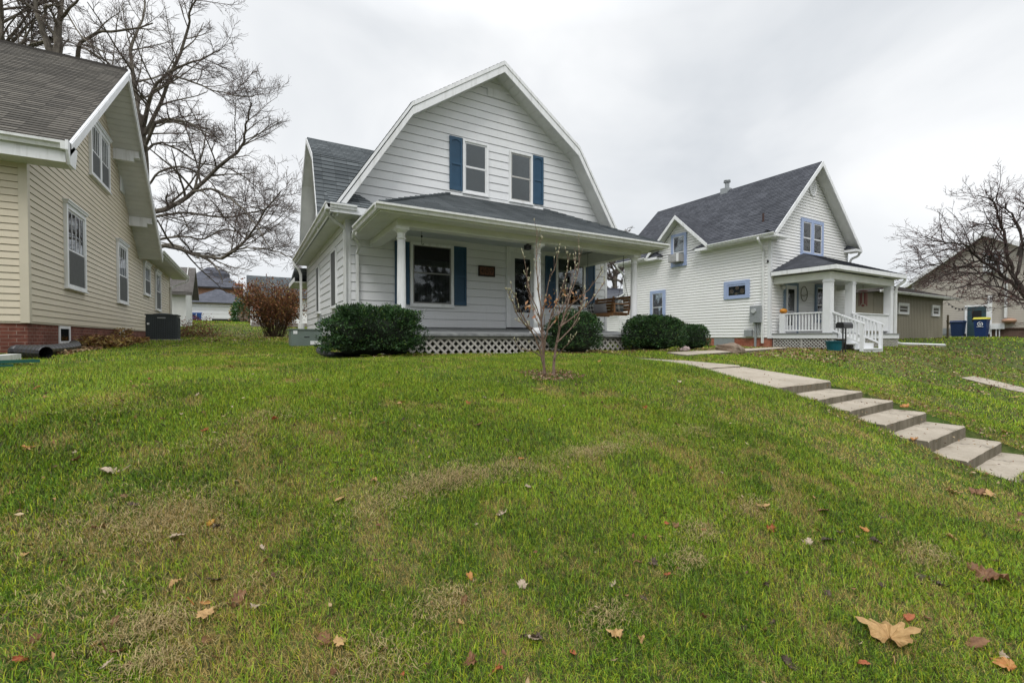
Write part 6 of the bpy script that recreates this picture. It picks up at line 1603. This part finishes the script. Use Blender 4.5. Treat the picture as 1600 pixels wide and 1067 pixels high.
def tipclouds(t,tr,n,size,cols,seed,name='seed_heads',asp=.5,jit=.06):
    g=np.random.default_rng(seed); T_=[x for x in tr.tips]; idx=g.integers(0,len(T_),n)
    P=cm([tuple(T_[i][0]) for i in idx])+g.normal(0,jit,(n,3)); N=cm([tuple(T_[i][1]) for i in idx])
    C=cm(cols)[g.integers(0,len(cols),n)]*g.uniform(.7,1.3,(n,1)); o=ORG[t.name]
    return leafcloud(name,LITM,t,P,N,size,C,seed,asp=asp,loc=tuple(o))
tipclouds(BT,tr,4200,.060,[(.13,.07,.055),(.18,.11,.085),(.10,.06,.05)],31)
# second trunk further left, thick and forked
t2=at(92,400,24)
FT=thing('bare_tree','thick forked bare trunk rising behind the roof ridge of the cream house','tree',(t2[0],t2[1],gz(t2[0],t2[1])))
spec2=[(1.2,.8,.34,.03,.16,.2,.8),(5,.8,.42,.03,.2,.15,.5),(5,.7,.5,.02,.22,.1,.3)]
tr=Tree(5); tr.k=1.0; tr.rmin=.0085
tr.limb(smooth_path([(t2[0],t2[1],gz(t2[0],t2[1])-.3),at(93,250,24),at(91,90,24)],4),.42,.34,tr.big,14)
for pix,Y0,Y1,r0 in (([(90,95),(92,45),(98,0),(104,-60)],24,24.5,.24),([(84,95),(68,50),(55,5),(42,-45)],24,23.5,.20),
 ([(68,30),(74,10),(92,8),(80,-20)],23.6,23,.08),([(93,30),(110,10),(140,-20)],24,23,.10),([(62,20),(30,0),(0,-30)],23.5,22.5,.10),([(97,10),(130,60),(165,85)],24,22,.05),([(120,105),(124,72),(150,52),(200,48),(238,38)],25,23,.12),([(80,60),(50,70),(20,90)],24,25,.06)):
    limb_px(tr,pix,Y0,Y1,r0,.03,3,spec2)
finish(FT,tr,BIGB,TWIG,t2); tipclouds(FT,tr,800,.055,[(.10,.05,.04),(.16,.09,.07)],32)
t3=at(5,300,26)
ST3=thing('bare_tree','slender bare tree at the top left corner behind the roof','tree',(t3[0],t3[1],gz(t3[0],t3[1])))
tr=Tree(9); tr.k=1.0; tr.rmin=.011
limb_px(tr,[(2,330),(3,120),(4,70),(0,0),(8,-60)],26,26,.22,.08,3,spec)
for pix in ([(2,70),(20,30),(60,0),(100,-20)],[(38,80),(40,40),(30,0)],[(48,82),(50,40),(42,10),(60,-30)]): limb_px(tr,pix,26,25,.06,.02,3,spec)
finish(ST3,tr,BIGB,TWIG,t3)
# crabapple at the right
tc_=at(1668,540,23); CT=thing('crabapple_tree','low spreading bare crabapple at the right edge before the taupe house','tree',(tc_[0],tc_[1],gz(tc_[0],tc_[1])))
tr=Tree(21); tr.k=.7; tr.rmin=.007
CB=barkmat('crabapple_bark',(.035,.03,.028),(.10,.085,.075),9); CTW=barkmat('crabapple_twig',(.05,.035,.035),(.12,.075,.07),9)
tr.limb(smooth_path([(tc_[0],tc_[1],gz(tc_[0],tc_[1])-.3),at(1660,515,23),at(1640,490,23),at(1610,470,23),at(1588,440,23)],4),.22,.14,tr.big,10)
sc=[(3.2,.7,.40,.02,.22,.15,.5),(6,.7,.45,.02,.25,.1,.35),(4,.7,.5,.02,.3,.1,.18),(3,.7,.5,.03,.3,.1,.15)]
for pix,Y0,Y1,r0 in (
 ([(1590,450),(1560,425),(1530,405),(1505,382),(1470,378),(1445,368)],23,20.5,.09),
 ([(1588,440),(1578,410),(1570,370),(1562,345),(1553,318),(1535,308),(1518,308)],23,22,.09),
 ([(1590,430),(1598,390),(1590,350),(1575,330),(1556,316),(1560,295)],23,23.5,.08),
 ([(1575,415),(1540,405),(1500,418),(1460,412),(1435,420)],23,21,.06),
 ([(1585,445),(1550,430),(1500,425),(1470,432),(1450,445)],23,20.5,.06),
 ([(1600,470),(1565,450),(1520,445),(1490,452)],23,20,.06),
 ([(1625,480),(1580,468),(1560,458),(1545,470)],23,20,.05),
 ([(1590,440),(1565,410),(1520,395),(1480,390),(1432,408)],23,22,.05),
 ([(1600,430),(1620,380),(1610,330),(1590,310)],23,23,.08),([(1590,400),(1612,350),(1640,330)],23,22,.06),([(1600,440),(1640,400),(1680,370)],23,22,.08),
 ([(1572,380),(1555,355),(1530,350),(1510,360)],23,22,.04),([(1568,360),(1590,345),(1600,320)],23,22,.04)):
    limb_px(tr,pix,Y0,Y1,r0,.015,3,sc)
finish(CT,tr,CB,CTW,tc_); tipclouds(CT,tr,900,.045,[(.16,.05,.04),(.10,.04,.035),(.25,.08,.05)],33,'dried_fruit',1.0)
# tree beyond the porch swing
td=at(962,470,60); DT=thing('bare_tree','distant bare tree seen through the porch beyond the swing','tree',(td[0],td[1],gz(td[0],td[1])))
tr=Tree(13); tr.k=2.0; tr.rmin=.022
limb_px(tr,[(962,500),(961,445),(964,420),(968,400),(965,375)],60,60,.4,.12,3,spec)
for pix in ([(961,440),(948,428),(940,432)],[(962,430),(975,420),(990,400)],[(964,420),(950,400),(944,385)],[(962,436),(972,440),(985,436)]): limb_px(tr,pix,60,58,.18,.05,3,spec)
finish(DT,tr,BIGB,TWIG,td)
# small young tree on the front lawn
MZ=gz(*MAG); YT=thing('young_tree','young leafless budding tree with two pale trunks on the front lawn','tree',(MAG[0],MAG[1],MZ))
tr=Tree(17); tr.k=.12; tr.rmin=.0026
YM=5.25
BUDT=[]
for pix,Y0,Y1,r0 in (
 ([(851,590),(850,570),(848,535),(846,505),(845,480),(840,440),(838,395),(839,360)],YM,YM-.1,.019),
 ([(865,587),(866,565),(870,535),(876,510),(884,485),(893,455),(903,425),(905,388)],YM,YM+.1,.019),
 ([(850,578),(843,545),(832,520),(818,505),(806,488),(798,465)],YM,YM-.35,.012),
 ([(850,572),(851,540),(856,515),(862,490),(874,462),(884,430),(890,400)],YM,YM-.3,.012),
 ([(832,520),(815,490),(808,470),(800,455),(792,452)],YM-.2,YM-.5,.008),
 ([(846,505),(838,480),(826,450),(822,420),(817,397)],YM,YM-.2,.008),
 ([(850,560),(838,552),(828,548),(812,545),(804,530)],YM,YM-.4,.008),
 ([(876,510),(892,498),(912,480),(930,462),(945,440)],YM,YM+.3,.010),
 ([(884,485),(900,470),(920,452),(935,432),(940,420)],YM,YM-.2,.008),
 ([(870,535),(886,520),(898,505),(908,480),(914,452)],YM,YM+.4,.009),
 ([(846,500),(852,470),(858,440),(868,415),(872,395)],YM,YM-.1,.008),
 ([(856,515),(868,500),(880,478),(892,452),(898,420),(899,398)],YM,YM+.3,.008),
 ([(866,560),(880,545),(890,535),(898,525)],YM,YM-.3,.005),
 ([(848,535),(834,515),(822,508),(806,500)],YM,YM+.3,.006),
 ([(818,505),(812,490),(800,470),(795,455)],YM-.3,YM-.6,.005),
 ([(843,545),(850,520),(838,500),(830,470),(826,440)],YM,YM+.3,.008)):
    n=len(pix); P=[Vector(at(x,y,Y0+(Y1-Y0)*i/(n-1))) for i,(x,y) in enumerate(pix)]
    pts=smooth_path(P,3); pts=[p+rnd_unit(tr.r)*.004 for p in pts]
    tr.grow(pts,r0*1.05,.003,1,[(8.0,.42,.22,.16,.12,.3,.05)])
    BUDT.append(pts)
MBK=barkmat('young_bark',(.13,.085,.065),(.27,.195,.155),30)
finish(YT,tr,MBK,MBK,None)
m=M(); g_=random.Random(5)
def bud(m,p,d,L):
    p=Vector(p); d=Vector(d).normalized(); m.tube([p,p+d*L*.35,p+d*L*.75,p+d*L],[.0025,.0062,.0045,.0008],6)
cnt=0
for p,d in tr.tips:
    if p[2]>MZ+.35 and g_.random()<.8 and cnt<100: bud(m,p,Vector(d)+Vector((0,0,.6)),.030)
for pts in BUDT:
    for i in range(len(pts)//2,len(pts)):
        if g_.random()<.55: bud(m,pts[i],rnd_unit(g_)+Vector((0,0,1.3)),.024)
b=obj('bud',m,simple('bud_cream',(.40,.38,.25),.7,.2,30),YT,uv=False); b['kind']='stuff'
rn=cm([0,0,0.])
N_=75; g=np.random.default_rng(8); cen=[at(865,478,5.0),at(858,470,5.1),at(890,462,5.2),at(832,478,4.9),at(905,470,5.3),at(868,492,5.1),at(862,470,5.0)]
P=cm([cen[i] for i in g.integers(0,len(cen),N_)])+g.normal(0,.043,(N_,3))*cm([1,1,1.1])
leafcloud('withered_leaf',LITM,YT,P,np.tile(cm([[0,0,-1.]]),(N_,1)),.055,cm([(.26,.11,.05),(.34,.18,.09),(.18,.08,.04),(.36,.23,.13)])[g.integers(0,4,N_)],9,asp=.55,loc=tuple(ORG[YT.name]))['kind']='stuff'
# brown thicket bush behind
c=at(428,527,23); zb=gz(c[0],c[1]); TB=thing('brown_bush','tall many-stemmed leafless brown bush between the two houses','bush',(c[0],c[1],zb))
tr=Tree(41); tr.k=.4; tr.rmin=.008
for i in range(95):
    a=tr.r.uniform(0,6.283); sp=tr.r.uniform(.08,.55); d=Vector((math.cos(a)*sp,math.sin(a)*sp,1.0)); p=(c[0]+math.cos(a)*tr.r.uniform(.05,.45),c[1]+math.sin(a)*tr.r.uniform(.05,.45),zb-.05)
    tr.grow(tr.path(p,d,tr.r.uniform(1.6,2.75),6,.10,.0),.018,.008,2,[(2.6,.5,.35,.02,.2,.25,.3),(4,.6,.4,.02,.25,.1,.2)])
finish(TB,tr,barkmat('thicket_bark',(.06,.04,.03),(.15,.10,.07)),barkmat('thicket_twig',(.08,.05,.035),(.17,.11,.07)),None)
tipclouds(TB,tr,9000,.10,[(.26,.11,.055),(.30,.15,.07),(.18,.07,.04),(.30,.20,.06),(.24,.10,.05)],44,'dry_leaves',.6,.12)
# low brown brush behind the condenser
c=at(296,530,21); zb=gz(c[0],c[1])
LB=thing('brush_pile','low tangle of reddish brown dead brush beyond the ribbed air conditioner','brush',(c[0],c[1],zb)); tr=Tree(43); tr.k=.3; tr.rmin=.007
for i in range(60):
    p=(c[0]+tr.r.uniform(-.9,1.0),c[1]+tr.r.uniform(-1,1.5),zb); tr.grow(tr.path(p,Vector((tr.r.uniform(-.8,.8),tr.r.uniform(-.8,.8),.9)),tr.r.uniform(.5,1.0),4,.25,-.1),.01,.006,1,[(4,.8,.4,-.05,.3,.1,.2)])
obj('stem',tr.fine if tr.fine.v else tr.big,barkmat('brush_twig',(.10,.05,.03),(.20,.11,.06)),LB,uv=False)
if tr.fine.v and tr.big.v: obj('stem',tr.big,barkmat('brush_stem',(.10,.05,.03),(.20,.11,.06)),LB,uv=False)
tipclouds(LB,tr,1500,.07,[(.22,.09,.05),(.30,.15,.08),(.15,.06,.04)],46,'dry_leaves',.6,.15)
# plants far back left
def shrub(name,label,c,rx,ry,h,n,size,cols,seed,cat='bush'):
    zb=gz(c[0],c[1]); t=thing(name,label,cat,(c[0],c[1],zb)); g=np.random.default_rng(seed); d=g.normal(size=(n,3)); d/=np.linalg.norm(d,axis=1)[:,None]; d[:,2]=np.abs(d[:,2])*1.0
    k=cm([mnoise.noise(Vector(x)*2.4+Vector((seed,0,0))) for x in d]); rad=(1+k*.45)*(1-np.abs(g.normal(0,.18,n)))
    P=d*rad[:,None]*cm([rx,ry,h])+cm([c[0],c[1],zb]); C=cm(cols)[g.integers(0,len(cols),n)]*g.uniform(.6,1.3,(n,1))
    leafcloud('foliage',NEEDLE,t,P,d,size,C,seed,asp=.6,loc=(c[0],c[1],zb)); m=M(); m.tube([(c[0],c[1],zb-.1),(c[0],c[1],zb+h*.7)],[.08,.03],6); obj('stem',m,BARK0,t,uv=False); return t
p=onB(380,500,70); shrub('evergreen_shrub','green shrubs beside the distant stone garage corner',(p[0],70),1.3,1.2,3.4,1800,.25,[(.03,.09,.02),(.05,.13,.03)],61)
p=onB(371,497,71); shrub('autumn_shrub','small yellow autumn shrub before the distant brick pier',(p[0],71.3),.9,.8,2.6,500,.22,[(.45,.33,.06),(.25,.16,.06),(.30,.10,.05)],62)
p=onB(298,500,72); shrub('red_shrub','low dark red shrub left of the distant blue bins',(p[0],71),1.0,.7,.9,400,.2,[(.16,.03,.03),(.10,.04,.03)],63)

g=np.random.default_rng(77); n=9000; xs=g.uniform(-70,90,n); hh=7+4*vnoise(xs*.12,xs*0,3)+2*vnoise(xs*.5,xs*0,8)  # added unseen trees that give the windows something dark to reflect
P=np.stack([xs,g.normal(-32,2.5,n),-1.7+hh*g.random(n)**.8],-1); C=np.tile(cm([[.05,.045,.035]]),(n,1))*g.uniform(.5,1.6,(n,1))
q=leafcloud('added_tree_line',NEEDLE,None,P,np.tile(cm([[0,0,1.]]),(n,1)),1.5,C,78,asp=.5,loc=(0,-32,-1.7)); tag(q,'unseen row of dark trees added across the street for the window reflections','trees',kind='stuff')
# =================================================================== SKY, LIGHT, CAMERA
w=bpy.data.worlds.new('World'); scene.world=w; w.use_nodes=True; nt=w.node_tree; nt.nodes.clear()
out=nt.nodes.new('ShaderNodeOutputWorld'); bg=nt.nodes.new('ShaderNodeBackground'); nt.links.new(bg.outputs[0],out.inputs[0])
sky=nt.nodes.new('ShaderNodeTexSky'); sky.sky_type='NISHITA'; sky.sun_disc=False; SUN_EL,SUN_AZ=R_(50),R_(200)
sky.sun_elevation=SUN_EL; sky.sun_rotation=SUN_AZ
tc=nt.nodes.new('ShaderNodeTexCoord')
mp=nt.nodes.new('ShaderNodeMapping'); mp.inputs['Scale'].default_value=(1,1,1.5); nt.links.new(tc.outputs['Generated'],mp.inputs[0])
nz=nt.nodes.new('ShaderNodeTexNoise'); nz.inputs['Scale'].default_value=1.9; nz.inputs['Detail'].default_value=5; nz.inputs['Roughness'].default_value=.5; nz.inputs['Distortion'].default_value=.4
nt.links.new(mp.outputs[0],nz.inputs['Vector'])
rp_=nt.nodes.new('ShaderNodeValToRGB'); nt.links.new(nz.outputs[0],rp_.inputs[0]); e=rp_.color_ramp.elements
e[0].position=.30; e[0].color=(5.75,6.05,6.4,1); e[1].position=.66; e[1].color=(8.5,8.6,8.7,1)
sx=nt.nodes.new('ShaderNodeSeparateXYZ'); nt.links.new(tc.outputs['Generated'],sx.inputs[0])
mr=nt.nodes.new('ShaderNodeMapRange'); nt.links.new(sx.outputs[2],mr.inputs[0]); mr.inputs[1].default_value=.55; mr.inputs[2].default_value=.95; mr.inputs[3].default_value=1.0; mr.inputs[4].default_value=2.3
mu=nt.nodes.new('ShaderNodeMix'); mu.data_type='RGBA'; mu.blend_type='MULTIPLY'; mu.inputs[0].default_value=1; nt.links.new(rp_.outputs[0],mu.inputs[6]); nt.links.new(mr.outputs[0],mu.inputs[7])
mx=nt.nodes.new('ShaderNodeMix'); mx.data_type='RGBA'; mx.inputs[0].default_value=.96; nt.links.new(sky.outputs[0],mx.inputs[6]); nt.links.new(mu.outputs[2],mx.inputs[7])
nt.links.new(mx.outputs[2],bg.inputs[0]); bg.inputs[1].default_value=.10
sl=bpy.data.lights.new('sun','SUN'); sl.energy=1.45; sl.angle=R_(22); sl.color=(1,.98,.95)
so=bpy.data.objects.new('sun',sl); COL.objects.link(so)
# from behind the camera and to the left
sd=Vector((-.52,-.58,1.10)).normalized(); so.rotation_euler=sd.to_track_quat('Z','Y').to_euler()
az=math.atan2(sd.x,sd.y); sky.sun_elevation=math.asin(sd.z); sky.sun_rotation=az
cam=bpy.data.cameras.new('camera'); co=bpy.data.objects.new('camera',cam); COL.objects.link(co); scene.camera=co
cam.sensor_width=36; cam.lens=F_/1600*36; cam.shift_y=(CY-533.5)/1600; cam.clip_end=3000; cam.clip_start=.05
co.location=(0,0,ZO); co.rotation_euler=(R_(90)+PITCH,0,R_(-30))
vs=scene.view_settings; vs.view_transform='Standard'; vs.look='None'; vs.exposure=.28; vs.gamma=1
scene.render.engine='CYCLES'; scene.cycles.max_bounces=6; scene.cycles.transparent_max_bounces=12
for o in scene.objects:
    if '_o' in o.keys(): del o['_o']
